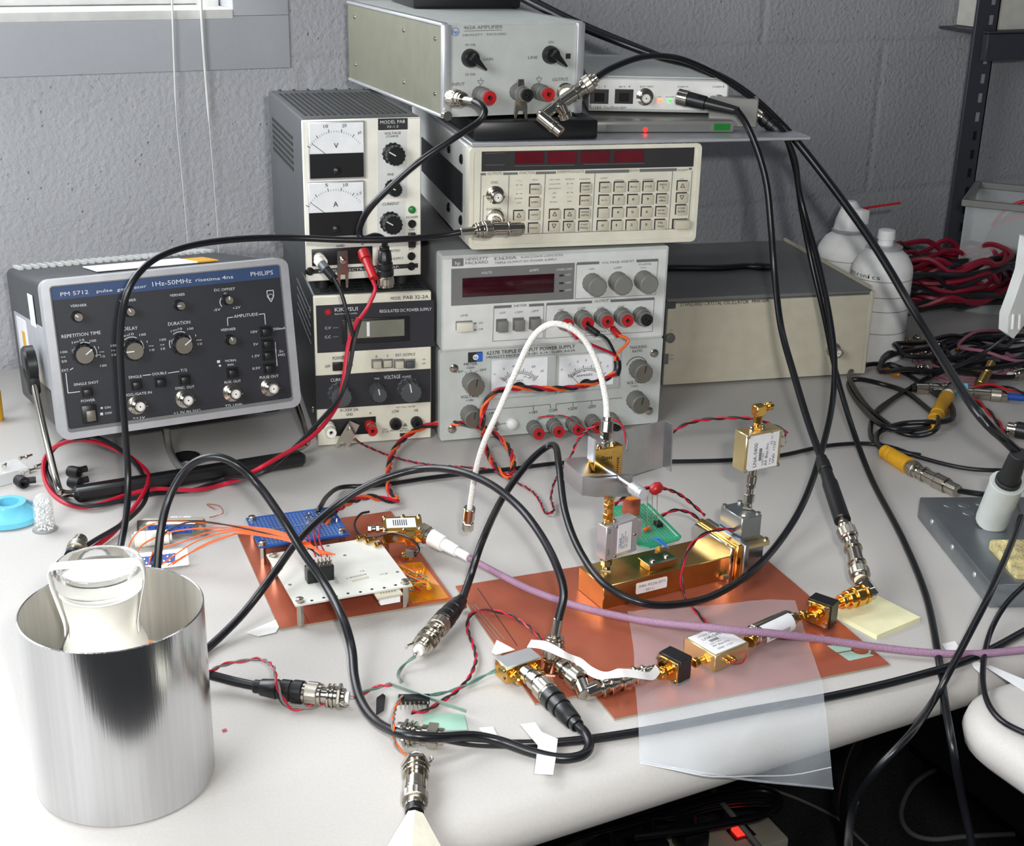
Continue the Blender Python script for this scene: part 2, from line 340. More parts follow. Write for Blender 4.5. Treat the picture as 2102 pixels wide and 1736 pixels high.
def LN(I,mb,q,L,m='ink',t=.0004):
    for x0,y0,x1,y1 in L: I.line(mb,*q(x0,y0),*q(x1,y1),m,t)
def REC(I,mb,q,x0,y0,x1,y1,m,out=.0005,inn=.001,b=0): I.rect(mb,*q(x0,y0),*q(x1,y1),m,out,inn,b)
def meter(I,q,fr,dial,low,cx,cy,r,a0,a1,n,need,texts,frame='silver',dm='meter',lowm='black',big=5,name='panel_meter',tlen=.003):
    b=MB(); REC(I,b,q,*fr,frame,.003,.002,.0008); e=I.e
    o=b.build(name,e); b=MB(); y=I.y0; I.y0=y-.003
    REC(I,b,q,*dial,dm,.0006,.0005)
    if low: REC(I,b,q,*low,lowm,.0012,.0005)
    I.y0=y-.0038
    c=I.L(*q(cx,cy))
    R0=abs(I.L(*q(cx+r,cy)).x-c.x)
    for k in range(n+1):
        a=math.radians(a0+(a1-a0)*k/n); l=tlen*(1 if k%big==0 else .5); d=V((math.cos(a),0,math.sin(a))); w=V((-d.z,0,d.x))*(.00028 if k%big==0 else .00014)
        p=c+d*R0; p2=p+d*l; b.add([p+w,p2+w,p2-w,p-w],[(0,1,2,3)],'ink')
    for t in texts: T(I,b,q,[t])
    I.y0=y; d=b.build('dial',o)
    b=MB(); a=math.radians(need); dd=V((math.cos(a),0,math.sin(a))); w=V((-dd.z,0,dd.x))*.0002; yy=V((0,-.0003,0))
    b.add([c+w+yy+dd*R0*.25,c+dd*R0*1.05+w+yy,c+dd*R0*1.05-w+yy,c-w+yy+dd*R0*.25],[(0,1,2,3)],'ink'); b.build('needle',o)
    return o
def slots(mb,x0,x1,y0,y1,z,n,m='gridm',fr=.5):
    st=(x1-x0)/n
    for k in range(n): mb.box(x0+st*k,y0,z-.0005,x0+st*(k+fr),y1,z+.0004,m)
# ---------- pulse generator ----------
I=Inst('pulse_generator','silver framed pulse generator with dark panel and blue header, tilted up on its carrying handle','pulse generator',(.1533,1.0591,.05),-.01,.2014,.128,.250,.189)
w,h,d=I.w,I.h,I.d; q=crop(0,500,3.1)
b=MB(); b.box(.003,.010,.002,w-.003,d,h-.002,'case',.006,3); b.box(.0022,.012,.036,.006,d-.03,.088,'silver',.001); b.box(w-.006,.012,.036,w-.0022,d-.03,.088,'silver',.001)
for k in range(26): b.box(.012+k*.0070,.022,h-.0030,.0155+k*.0070,.027,h-.0016,'gridm')
for k in range(26): b.box(.010+k*.0071,d-.05,h-.0022,.0135+k*.0071,d-.002,h+.0006,'lgrey')  # pale back slats, sunlight on the case top put into their colour
b.box(.0018,.07,.085,.0022,.10,.112,'label'); b.box(.0016,.14,.045,.0022,.20,.085,'label'); b.box(.0014,.15,.048,.0018,.17,.074,'yellow')
b.build('case',I.e)
b=MB(); A=rrect(0,0,w,h,.008);B_=rrect(.0066,.0056,w-.0066,h-.0046,.003)
ring(b,A,B_,-.003,.014,'silver'); b.build('front_frame',I.e)
b=MB(); ring(b,rrect(.0066,.0056,w-.0066,h-.0046,.003),rrect(.0076,.0085,w-.0076,h-.0056,.002),-.0025,.004,'mgrey'); b.build('inner_rim',I.e)
I.y0=-.001
b=MB(); b.box(.0066,-.001,.0056,w-.0066,.006,h-.0046,'panel')
c0=I.L(*q(300,365)); b.box(.0076,-.0013,c0.z,w-.0076,0,h-.0056,'blue')
T(I,b,q,[('PM 5712',385,335,562,318,26),('pulse',615,312,715,303,20),('generator',745,302,932,277,20),('1Hz-50MHz',970,272,1218,247,30),('risetime',1245,242,1400,230,22),('4ns',1412,228,1483,220,24),('PHILIPS',1595,207,1737,195,28)],'wink',True)
T(I,b,q,[('VERNIER',448,405,552,397,17),('VERNIER',760,374,866,364,17),('VERNIER',1080,338,1177,329,17),('DC OFFSET',1363,304,1495,294,17),('REPETITION TIME',392,602,640,574,22),('DELAY',786,552,876,545,22),('DURATION',1070,522,1210,508,22),
('AMPLITUDE',1488,472,1640,457,20),('VERNIER',1404,558,1500,548,17),('SINGLE',818,858,902,850,17),('DOUBLE',970,838,1060,828,17),('T/2',1147,814,1190,810,17),('NORM.',1433,752,1505,748,15),('INV.',1448,778,1492,774,15),('SINGLE SHOT',470,905,627,886,17),('POWER',516,1010,604,1000,17),
('TRIGG./GATE IN',770,975,965,952,17),('SYNC. OUT',1115,929,1237,916,17),('AUX. OUT',1425,890,1532,880,17),('PULSE OUT',1652,860,1772,848,17),('>+1V',846,1118,922,1112,16),('+1.3V IN 50Ω',1105,1086,1275,1066,16),('TTL LEVEL',1432,1040,1547,1028,16),('ON',665,1050,703,1046,15),('OFF',668,1086,713,1082,15),
('1',458,637,468,636,16),('µs',472,630,500,626,14),('10',508,622,537,619,16),('100',572,627,612,622,16),('100',385,698,428,694,15),('ns',388,726,415,722,11),('20',390,757,425,753,15),('EXT.',394,815,440,810,17),('1',625,668,634,667,15),('ms',632,693,662,690,11),('10',640,725,668,722,15),('100',637,784,678,780,15),
('µs',788,590,818,587,14),('10',822,584,850,581,16),('100',887,588,928,583,16),('1',934,630,944,629,15),('ms',946,655,976,652,11),('10',952,684,982,681,15),('100',705,656,747,652,15),('ns',708,684,733,681,11),('10',712,715,738,712,15),
('1',1087,565,1095,563,15),('µs',1100,556,1125,552,14),('10',1132,550,1158,547,15),('100',1192,550,1230,545,15),('100',1016,619,1056,615,15),('ns',1020,648,1044,645,11),('10',1024,676,1050,673,15),('1',1243,590,1252,589,14),('ms',1250,618,1282,614,11),('10',1258,646,1286,643,15),
('-5V',1358,430,1402,425,16),('+2V',1480,418,1530,410,16),('0',1424,325,1440,323,14),('10V',1596,570,1638,566,16),('200mA',1737,551,1815,543,16),('5V',1612,648,1642,645,16),('1.5V',1604,724,1652,718,16),('0.5V',1606,802,1656,796,16),('Zo',1775,692,1802,688,14),('50Ω',1768,715,1812,711,14)],'wink')
LN(I,b,q,[(1447,472,1482,466),(1446,472,1449,522),(1645,450,1682,445),(1682,445,1688,515),(908,838,960,832),(1068,823,1140,812),(418,822,432,950),(432,950,508,940),(1750,625,1762,778),(445,803,465,790),(605,712,640,705)],'wink',.0003)
for cx,cy in ((540,700),(840,665),(1148,630)):
    for a0,a1 in ((125,60),(200,160),(35,-25)): I.arc(b,*q(cx,cy),.0092,a0,a1,'wink',.0003)
I.arc(b,*q(1440,370),.0055,220,60,'wink',.0003)
for x,y,s in ((1380,750,1),(1392,776,.7),(640,1045,.7),(636,1083,1)): REC(I,b,q,x,y-7*s,x+20*s,y+7*s,'wink',.0004)
c0=I.L(*q(1697,300));c1=I.L(*q(1745,368))
P=[(c0.x,c0.z),(c1.x,c0.z),(c1.x,(c0.z+c1.z)/2),((c0.x+c1.x)/2,c1.z),(c0.x,(c0.z+c1.z)/2)]
for k in range(5):
    a=V((P[k][0],-.0014,P[k][1]));cc=V((P[(k+1)%5][0],-.0014,P[(k+1)%5][1])); dd=(cc-a).normalized(); n=V((-dd.z,0,dd.x))*.0003; b.add([a+n,cc+n,cc-n,a-n],[(0,1,2,3)],'wink')
b.lathe(((c0.x+c1.x)/2,-.0012,(c0.z+c1.z)/2-.0002),(0,-1,0),[(0,.0022),(.0003,.0022)],'wink',20); b.lathe(((c0.x+c1.x)/2,-.0014,(c0.z+c1.z)/2-.0002),(0,-1,0),[(0,.0018),(.0003,.0018)],'panel',20)
b.build('panel',I.e)
for x,y,p in ((500,470,140),(830,437,120),(1148,398,175),(1452,363,90),(1472,618,110)): I.knob(*q(x-14,y-8),.0046,.011,'black','kcap',name='knob',ptr=p,flute=.06)
for x,y,p in ((530,705,35),(845,680,180),(1155,645,35)): I.knob(*q(x-6,y-6),.0078,.013,'black','kcap',skirt=.0092,name='rotary_switch',ptr=p,flute=.12)
for x,y in ((868,895),(1020,878),(1175,862),(1478,818),(555,940),(1690,556),(1700,635),(1705,706),(1712,790)):
    b=MB(); REC(I,b,q,x-40,y-26,x+40,y+28,'black',.0012); REC(I,b,q,x-32,y-16,x+32,y+24,'black',.006,0,.0008); b.build('push_button',I.e)
b=MB(); REC(I,b,q,512,1030,622,1132,'black',.003,0,.0006); b.build('power_switch_housing',I.e)
b=MB(); I.y0=-.003; REC(I,b,q,543,1062,610,1122,'kcap',.004,0,.0006); b.build('power_switch',I.e,'grey power push switch'); I.y0=-.001
for x,y in ((872,1024),(1175,985),(1475,945),(1713,912)): I.bnc(*q(x,y))
# handle
for sx in (-.006,w+.006): b=MB(); b.lathe((sx-.006 if sx<0 else sx-.004,.070,.055),(1,0,0),[(0,.014),(.002,.016),(.009,.016),(.010,.013)],'black',28); b.box(sx-.006,.058,.030,sx+.004,.082,.055,'black',.003); b.build('handle_hub',I.e)
HB=I.I@V((.150,1.045,.008)); HB2=I.I@V((.352,1.062,.008))
for sx,H_ in ((-.007,HB),(w+.007,HB2)):
    s_=1 if sx<0 else -1; b=MB()
    b.tube([(sx,.068,.048),V((sx,.068,.048)).lerp(V((sx,H_.y,H_.z)),.5),(sx,H_.y,H_.z+.010),(sx+s_*.003,H_.y,H_.z+.003),(sx+s_*.012,H_.y,H_.z)],.0028,'nick',10); b.build('handle_arm',I.e)
b=MB(); b.box(.004,HB.y-.010,HB.z-.006,w-.004,HB.y+.008,HB.z+.006,'black',.003,1); b.build('handle_grip',I.e,'black plastic grip bar lying on the bench')
for x in (.02,w-.02):
    b=MB(); b.box(x-.008,.02,-.006,x+.008,.036,.001,'black',.002); b.build('foot',I.e); b=MB(); b.box(x-.008,d-.04,-.004,x+.008,d-.02,.003,'black',.002); b.build('foot',I.e)
o=Inst('paper_note','white paper slip lying on top of the pulse generator','paper',tuple(I.M@V((.055,.06,h-.001))),-.03,.08,.002,.12,.189)
b=MB(); b.box(0,0,0,.085,.08,.0008,'paper'); b.build('paper_sheet',o.e); b=MB(); b.box(.085,.0,0,.103,.06,.0012,'yellow'); b.build('sticker',o.e,'yellow tab at the end of the slip')
# ---------- Kikusui lower ----------
I=Inst('regulated_power_supply','black and cream power supply with grey display, lower of the stacked pair','power supply',(.3767,1.078,0),-.225,.1034,.1396,.27)
w,h,d=I.w,I.h,I.d; q=crop(600,540,4.34)
b=MB(); b.box(0,.004,.003,w,d,h,'case',.0015,1)
for k in range(9):
    for j in range(14): b.box(.008+k*.0103,.012+j*.0095,h-.0002,.0155+k*.0103,.018+j*.0095,h+.0003,'gridm')
for k in range(5):
    for j in range(18): b.box(-.0003,.03+j*.006,h-.02-k*.008,.0004,.033+j*.006,h-.0185-k*.008,'silver')
screw(b,(0,.03,.025),(-1,0,0)); screw(b,(0,.03,h-.02),(-1,0,0)); b.build('case',I.e)
b=MB(); b.box(0,0,.001,w,.005,h,'cream',.0008,1)
REC(I,b,q,210,378,1262,740,'panel',.0004,0); REC(I,b,q,206,1003,1232,1234,'panel',.0004,0)
REC(I,b,q,440,500,1045,688,'black',.0016,0,.0005)
T(I,b,q,[('MODEL',876,326,970,322,28),('PAB 32-2A',988,320,1212,311,32),('POWER',358,862,470,852,32),('OFF',290,930,338,927,25),('ON',520,918,540,916,25),('A',738,842,758,840,25),('V',838,838,856,836,25),('EXT OUTPUT',920,830,1095,822,26),('ON',1158,862,1184,860,14),('OFF',1154,900,1184,897,14),('0~32V 2A',425,1322,588,1312,25),('GND',478,1358,538,1354,25),('+',682,1346,706,1344,25),('LOW',888,1333,950,1328,27),('HI',1088,1322,1116,1320,27),('EXT VOLT METER',926,1289,1092,1280,13),('MAX',802,1488,845,1485,15),('DC 100V',800,1508,864,1505,15),('MAX',982,1480,1026,1477,15),('DC 200V',960,1500,1045,1495,15)],'ink')
T(I,b,q,[('KIKUSUI',378,430,582,420,36)],'wink',True)
T(I,b,q,[('REGULATED DC POWER SUPPLY',778,440,1238,420,28),('ELECTRONICS CORP.',378,458,580,450,12),('C.V',290,588,342,585,24),('C.C',290,668,342,665,24),('CURRENT',342,1055,500,1045,30),('VOLTAGE',816,1032,962,1022,34),('FINE',732,1034,775,1032,15),('COARSE',976,1020,1056,1014,18)],'wink')
LN(I,b,q,[(360,575,410,572),(360,655,410,652),(870,1490,905,1488),(1055,1477,1090,1474)],'gink')
c0=I.L(*q(318,433)); b.lathe((c0.x,-.0004,c0.z),(0,-1,0),[(0,.0030),(.0005,.0030)],'red',12,flute=.25)
c0=I.L(*q(985,1452));c1=I.L(*q(1028,1452));c2=I.L(*q(1006,1420)); b.add([c0+V((0,-.0004,0)),c1+V((0,-.0004,0)),c2+V((0,-.0004,0))],[(0,1,2)],'gink'); 
REC(I,b,q,958,1515,1045,1538,'ink',.0004); REC(I,b,q,325,1392,745,1512,'black',.0008,0,.0003)
b.build('panel',I.e)
b=MB(); I.y0=-.0016; REC(I,b,q,488,524,998,644,'lcd',.0006,0); I.y0=-.0021; REC(I,b,q,662,524,690,650,'label',.0003,0); b.build('display',I.e); I.y0=0
for k,x in enumerate((752,848,950,1046)):
    b=MB(); REC(I,b,q,x-48,855,x+48,930,'mgrey',.001,0,.0003); REC(I,b,q,x-36,868,x+36,922,'dgrey' if k==3 else 'beige',.0015 if k==1 else .005,0,.0006); b.build('push_button',I.e)
b=MB(); REC(I,b,q,355,880,450,948,'black',.003,0,.0006); b.build('power_switch',I.e)
for x,y,r in ((420,1150,.0098),(755,1130,.0072),(1035,1110,.0100)): I.knob(*q(x,y),r,.015,'dgrey','kcap' if 0 else 'dgrey',skirt=r*1.12,flute=.12,ptr=100)
for x,y in ((918,1425),(1105,1412)):
    b=MB(); c0=I.L(*q(x,y)); b.lathe(c0,(0,-1,0),[(0,.0055),(.004,.0055),(.006,.0045),(.006,.0020),(.002,.0018)],'black',24,cap=False); b.lathe(c0+V((0,-.002,0)),(0,-1,0),[(0,.0018),(.001,.0018)],'gridm',12); b.build('jack',I.e)
I.post(*q(325,1450),.0052,.018,'ivory','ivory',.0045); I.post(*q(690,1435),.0052,.018,'red','red',.0045)
b=MB(); c0=I.L(*q(510,1470)); 
Tm=MX.Translation(c0+V((0,-.006,0)))@MX.Rotation(.5,4,'Y')
b.prism([(-.005,.008),(.005,.008),(.006,-.012),(.0055,-.020),(.003,-.020),(.0022,-.0125),(-.0022,-.0125),(-.003,-.020),(-.0055,-.020),(-.006,-.012)],0,.001,'nick',Tm@XZ); b.lathe(Tm@V((0,-.001,0)),(0,-1,0),[(0,.003),(.001,.003)],'nick',14); b.lathe(c0,(0,-1,0),[(0,.0028),(.007,.0028)],'nick',14); b.build('ground_link',I.e,'nickel shorting link')
b=MB()
for x in (.012,w-.012):
    for y in (.012,d-.02): b=MB(); b.lathe((x,y,0),(0,0,1),[(0,.005),(.004,.005)],'rubber',16); b.build('foot',I.e)
# ---------- Kikusui upper ----------
I=Inst('twin_meter_power_supply','grey and cream power supply with two needle meters, upper of the stacked pair','power supply',(.3775,1.0956,.1485),-.165,.1023,.1395,.185)
w,h,d=I.w,I.h,I.d; q=crop(540,0,2.893)
b=MB(); b.box(0,.003,.001,w,d,h,'dgrey',.002,2)
for g in range(3):
    for k in range(6): b.box(.006+g*.031+k*.005,.02,h-.0003,.0085+g*.031+k*.005,d-.025,h+.0004,'gridm')
for k in range(6): b.box(-.0004,.05,h-.025-k*.0055,.0004,d-.02,h-.022-k*.0055,'gridm')
for k in range(7): b.lathe((.01+k*.0135,d-.004,h),(0,0,1),[(0,.0018),(.0015,.0016)],'dgrey',8)
b.build('case',I.e)
b=MB(); b.box(0,0,0,w,.004,h-.001,'ivory',.0008,1)
REC(I,b,q,682,705,858,768,'ink',.0004); REC(I,b,q,678,780,855,1175,'lgrey',.0003); REC(I,b,q,675,1200,845,1395,'lgrey',.0003)
REC(I,b,q,245,1602,920,1588,'ink',.0004); REC(I,b,q,288,1480,650,1560,'black',.0006,0,.0002)
T(I,b,q,[('MODEL PAB',695,735,842,729,20),('32-1.2',735,758,803,755,13),('KIKUSUI ELECTRONICS CORP.',330,1618,810,1590,15)],'wink',True)
T(I,b,q,[('VOLTAGE',720,800,817,795,16),('COARSE',728,816,802,812,12),('FINE',738,1042,775,1040,14),('CURRENT',708,1220,807,1214,16),('POWER',850,1298,920,1292,14),('ON',866,1370,897,1367,14),('OFF',864,1485,897,1482,14),('-',318,1466,335,1465,14),('GND',433,1466,482,1463,14),('+',578,1458,598,1456,18),('REGULATED',690,1500,812,1492,15),('POWER SUPPLY',700,1548,832,1538,15)],'ink',True)
b.build('panel',I.e)
meter(I,q,(262,722,607,1055),(275,733,597,915),(275,915,597,1048),433,960,170,150,35,24,142,[('10',358,760,384,757,20),('20',468,755,494,752,20),('V',420,880,446,877,32),('30',560,800,582,790,16)])
meter(I,q,(262,1082,605,1400),(272,1092,597,1270),(272,1265,590,1392),430,1310,175,150,35,24,142,[('5',368,1108,384,1106,20),('10',476,1108,502,1104,20),('A',416,1228,444,1225,32),('1.5',556,1160,582,1150,16)])
for x,y,r in ((778,905,.0085),(775,1105,.0062),(762,1312,.0085)): I.knob(*q(x-8,y+6),r,.014,'black',skirt=r*1.15,flute=.1,ptr=150)
for x,y in ((435,1010),(430,1355)):
    b=MB(); c0=I.L(*q(x,y)); b.lathe(c0+V((0,-.003,0)),(0,-1,0),[(0,.0035),(.002,.0034),(.003,.002)],'black',20); b.build('zero_adjuster',I.e)
b=MB(); b.lathe(I.L(*q(884,1245)),(0,-1,0),[(0,.0035),(.002,.003),(.003,.0012)],'green',16); b.build('power_lamp',I.e,'green power lamp')
for x,y in ((884,1328),(880,1520),(880,1580),(278,1610)):
    b=MB(); b.lathe(I.L(*q(x,y)),(0,-1,0),[(0,.0036),(.0015,.0036),(.003,.0022)],'black',16); b.build('screw_cap',I.e)
b=MB(); REC(I,b,q,860,1380,903,1465,'black',.003,0,.0006); b.build('power_switch',I.e)
b=MB(); c0=I.L(*q(465,1535)); b.prism([(-.0045,.008),(.0045,.008),(.005,-.012),(.0045,-.025),(.0025,-.025),(.002,-.013),(-.002,-.013),(-.0025,-.025),(-.0045,-.025),(-.005,-.012)],0,.001,'nick',MX.Translation(c0+V((0,-.005,0)))@XZ); b.lathe(c0,(0,-1,0),[(0,.0032),(.008,.0028),(.009,.001)],'nick',14); b.build('ground_link',I.e,'nickel shorting link')
I.post(*q(332,1530),.0050,.016,'ivory','ivory',.0045); I.post(*q(592,1520),.0050,.018,'red','red',.0045)
b=MB()
for x in (.015,w-.015):
    for y in (.012,d-.02): b=MB(); b.lathe((x,y,-.0088),(0,0,1),[(0,.006),(.0095,.0062)],'rubber',16); b.build('foot',I.e)
KIK1=I
# ---------- 6237B ----------
I=Inst('analog_power_supply','grey power supply with two white analog meters standing on the bench behind the clamp','power supply',(.4802,1.042,0),-.202,.2125,.0872,.28)
w,h,d=I.w,I.h,I.d; q=crop(870,480,3.945)
b=MB(); b.box(.001,.006,.003,w-.001,d,h-.0005,'mgrey',.002,2)
for x in (.02,w-.02):
    for y in (.02,d-.02): b.lathe((x,y,.0002),(0,0,1),[(0,.006),(.004,.006)],'rubber',16)
b.build('case',I.e)
b=MB(); b.prism(rrect(0,.002,w,h,.003),0,.008,'hpgrey',XZ)
T(I,b,q,[('6237B TRIPLE OUTPUT POWER SUPPLY',508,978,1222,920,30),('METER',323,1065,430,1058,22),('VOLTAGE',296,1332,446,1320,24),('+18V',338,1356,404,1350,18),('+20V',342,1092,410,1087,18),('18V',262,1124,316,1118,18),('-20V',438,1110,505,1103,18),('LINE',528,1462,590,1455,22),('ON',540,1485,572,1482,16),('+18V',848,1458,920,1448,22),('COM',1010,1442,1076,1436,26),('+20V',1162,1428,1240,1420,26),('-20V',1322,1412,1392,1404,26),('TRACKING',1662,932,1802,920,24),('RATIO',1687,960,1768,952,22),('VOLTAGE',1640,1218,1777,1204,26),('+20V',1675,1240,1732,1236,16)],'ink',True)
T(I,b,q,[('HEWLETT·PACKARD   0-18V, 0-1A / 0±20V, 0-0.5A',506,1006,1222,948,18)],'ink')
REC(I,b,q,358,960,472,1032,'ink',.0004); REC(I,b,q,425,962,474,1030,'blwire',.0006); c0=I.L(*q(418,996)); b.lathe((c0.x,-.0006,c0.z),(0,-1,0),[(0,.0026),(.0004,.0026)],'label',20)
T(I,b,q,[],'ink')
LN(I,b,q,[(500,1422,880,1392),(880,1390,1022,1378),(1022,1378,1025,1410),(884,1392,886,1430),(1066,1410,1070,1375),(1070,1375,1605,1325),(1205,1362,1206,1396),(1356,1350,1358,1384),(600,1540,675,1532),(335,1115,350,1140),(378,1100,380,1125),(430,1105,410,1128)],'gink',.00028)
I.arc(b,*q(1722,1080),.0105,165,20,'ink',.0003)
text(b,'hp',V((c0.x-.0016,-.0012,c0.z-.001)),(1,0,0),(0,0,1),.0032,.0022,'ink',True)
for x,y in ((243,1088),(1865,965),(228,1580),(1822,1432)): screw(b,I.L(*q(x,y)),(0,-1,0),.0042)
b.build('panel',I.e)
def arcs(I,b): pass
for fr,di,cx,nm,tx in (((538,1005,1055,1290),(553,1025,995,1245),765,'volt_meter',[('0',566,1142,576,1141,16),('5',640,1098,652,1097,16),('10',715,1078,738,1076,16),('20',870,1082,900,1078,16),('25',942,1118,968,1112,16),('3',660,1185,670,1184,14),('15',806,1162,830,1160,16),('18',842,1172,865,1170,16),('21',875,1190,898,1187,16),('VOLTS',742,1195,802,1190,15)]),((1088,975,1570,1238),(1102,992,1530,1215),1310,'amp_meter',[('0',1108,1105,1120,1104,16),('.1',1170,1065,1182,1063,16),('.2',1232,1040,1250,1038,16),('.3',1298,1030,1315,1028,16),('.5',1420,1048,1436,1046,16),('.6',1476,1076,1492,1074,16),('0',1166,1160,1176,1158,14),('.2',1204,1140,1222,1138,14),('.4',1246,1124,1262,1122,14),('.6',1290,1116,1306,1114,14),('AMPERES',1232,1158,1362,1142,16)])):
    o=meter(I,q,fr,di,None,cx,1300 if cx<1000 else 1275,190,135,42,20,132,tx,'hpgrey','meter',name=nm,tlen=.0025,big=4)
    b=MB(); I.y0=-.0042; r_=abs(I.L(*q(cx+186,1200)).x-I.L(*q(cx,1200)).x); I.arc(b,*q(cx,1300 if cx<1000 else 1275),r_,137,40,'ink',.00022); I.arc(b,*q(cx,1300 if cx<1000 else 1275),r_*.93,137,40,'ink',.00022)
    I.arc(b,*q(cx,1255 if cx<1000 else 1230),.0045,170,10,'black',.0025); I.y0=0; b.build('scale',o)
    for ch in o.children:
        if ch.name.startswith('needle'): ch.data.materials[0]=K['red']
for x,y,r in ((385,1195,.0088),(370,1455,.0086),(1735,1090,.0092),(1712,1340,.0090)): I.knob(*q(x,y),r,.016,'knob','kcap',skirt=r*1.05,flute=.05,ptr=80,tr=.8,pm='ink')
for x in (885,1045,1200,1355,1505): I.post(*q(x,1560-(x-885)*.105),.0070,.020,'knob','red' if x<1500 else 'black',.0052)
b=MB(); b.lathe(I.L(*q(712,1535)),(0,-1,0),[(0,.0055),(.003,.0052),(.005,.003),(.0055,.0005)],'white2',24); b.build('line_lamp',I.e,'white line lamp')
b=MB(); b.lathe(I.L(*q(565,1535)),(0,-1,0),[(0,.004),(.003,.004)],'nick',16); b.lathe(I.L(*q(565,1540)),(0,-1,-.2),[(0,.0015),(.009,.0022)],'nick',12); b.build('toggle_switch',I.e)
HP1=I
# ---------- E3630A ----------
I=Inst('digital_power_supply','light grey power supply with dark red digital display, resting on the analog meter supply','power supply',(.4805,1.040,.0878),-.205,.2105,.0866,.29)
w,h,d=I.w,I.h,I.d; q=crop(870,480,3.945)
b=MB(); b.box(.001,.008,0,w-.001,d,h-.001,'mgrey',.002,2); b.build('case',I.e)
b=MB(); b.prism(rrect(0,0,w,h,.0025),0,.02,'hpgrey',XZ); b.build('front_frame',I.e); I.y0=-.0008
b=MB(); b.box(.0018,-.0008,.0018,w-.0018,0,h-.003,'lgrey')
REC(I,b,q,228,203,320,258,'gink',.0004); REC(I,b,q,222,283,1210,526,'mgrey',.0004); 
T(I,b,q,[('HEWLETT',335,218,518,206,24),('PACKARD',335,248,518,236,24),('E3630A',570,212,747,200,25),('VOLTAGE ADJUST',1437,242,1702,225,18),('METER',728,592,832,584,20),('OUTPUT',1378,556,1495,548,22),('LINE',296,668,355,663,17)],'gink',True)
T(I,b,q,[('TRIPLE OUTPUT DC POWER SUPPLY',570,243,1075,212,18),('0-6V,2.5A/0-±20V,0.5A',784,195,1125,176,16),('+6V',1332,292,1380,288,16),('±20V',1535,282,1600,276,16),('Tracking',1736,254,1836,244,15),('ratio',1752,278,1800,273,12),('+6V',608,648,660,642,17),('+20V',734,643,800,636,17),('-20V',862,635,930,625,17),('+6V',1085,622,1133,617,17),('COM',1243,614,1303,606,19),('+20V',1400,608,1462,600,17),('-20V',1560,600,1622,590,17),('On',442,728,475,724,17),('Off',440,780,477,776,17),('240V MAX',1300,808,1478,792,15)],'gink')
T(I,b,q,[('VOLTS',465,326,548,318,20),('AMPS',852,306,928,298,20),('OVERLOAD',1072,298,1202,288,18),('+6V',1142,338,1190,334,15),('+20V',1140,402,1195,397,15),('-20V',1135,462,1195,457,15)],'wink')
LN(I,b,q,[(1238,240,1418,232),(1720,218,1895,210)],'gink',.0012); LN(I,b,q,[(566,592,708,584),(850,577,970,570),(992,568,1360,549),(1510,541,1865,522)],'gink',.0012)
LN(I,b,q,[(1236,240,1222,525),(1222,525,1875,490),(1895,210,1875,490),(566,592,556,868),(556,868,965,842),(970,570,965,842),(992,568,978,845),(978,845,1848,788),(1865,522,1848,788)],'gink',.0002)
text(b,'hp',I.L(*q(252,250))+V((0,-.0007,0)),(1,0,0),(0,0,1),.0045,.0035,'label',True)
for y in (335,397,460): REC(I,b,q,1095,y-6,1130,y+6,'ink',.0008)
for y in (722,776): REC(I,b,q,405,y-4,425,y+4,'gink',.0005)
b.build('panel',I.e)
b=MB(); I.y0=-.0012; REC(I,b,q,312,358,1050,472,'ddred',.0008,0,.0002); b.build('display',I.e,'dark red display window'); I.y0=-.0008
for x,y in ((630,740),(765,730),(897,722)):
    b=MB(); REC(I,b,q,x-45,y-50,x+40,y+45,'gink',.0006); REC(I,b,q,x-38,y-40,x+42,y+42,'knob',.006,0,.0008); b.build('push_button',I.e)
b=MB(); REC(I,b,q,258,708,390,770,'mgrey',.0006); REC(I,b,q,262,715,388,775,'cream',.006,0,.0008); b.build('line_switch',I.e,'cream line push switch')
for x,y in ((1360,395),(1568,382),(1775,372)): I.knob(*q(x,y),.0088,.017,'knob','knob',skirt=.0092,flute=.03,tr=.75)
for x,y in ((1118,690),(1280,680),(1440,668),(1600,660),(1752,655)): I.post(*q(x,y),.0082,.018,'knob','red' if x<1700 else 'black',.0054)
HP2=I
# ---------- DS345 ----------
I=Inst('function_generator','cream function generator with keypad and dark red display strip under the thin metal plate','function generator',(.505,1.0378,.1785),-.24,.2092,.0882,.29)
w,h,d=I.w,I.h,I.d; q=crop(920,250,3.893)
b=MB(); b.box(.001,.014,.0,w-.001,d,h-.001,'lgrey',.0015,1); b.box(.0002,.03,.026,.002,d-.06,.060,'ink')
for y in (.035,.09):
    for z in (.018,.072): b.lathe((.001,y,z),(-1,0,0),[(0,.0045),(.001,.0045),(.002,.003)],'black',14)
for x in (.02,w-.02):
    for y in (.03,d-.03): b.box(x-.006,y-.006,-.004,x+.006,y+.006,.001,'rubber',.001)
b.build('case',I.e)
b=MB(); ring(b,rrect(0,0,w,h,.005),rrect(.0036,.0038,w-.0036,h-.0036,.003),-.0018,.015,'cream'); b.build('front_frame',I.e)
I.y0=-.001
b=MB(); b.box(.0036,-.001,.0038,w-.0036,.003,h-.0036,'cream'); REC(I,b,q,268,238,1958,357,'ink',.0003)
for x0,x1 in ((258,300),(440,555),(700,860),(1095,1445),(1530,1825),(1925,1945)):
    y_=430-(x0-258)*.026
    REC(I,b,q,x0,y_-20,x1,y_-4,'gink',.0004)
T(I,b,q,[('STANFORD RESEARCH SYSTEMS',372,218,918,208,32),('MODEL DS345',972,207,1205,203,30),('30MHz SYNTHESIZED FUNCTION GENERATOR',1255,203,1968,195,30)],'ink',True)
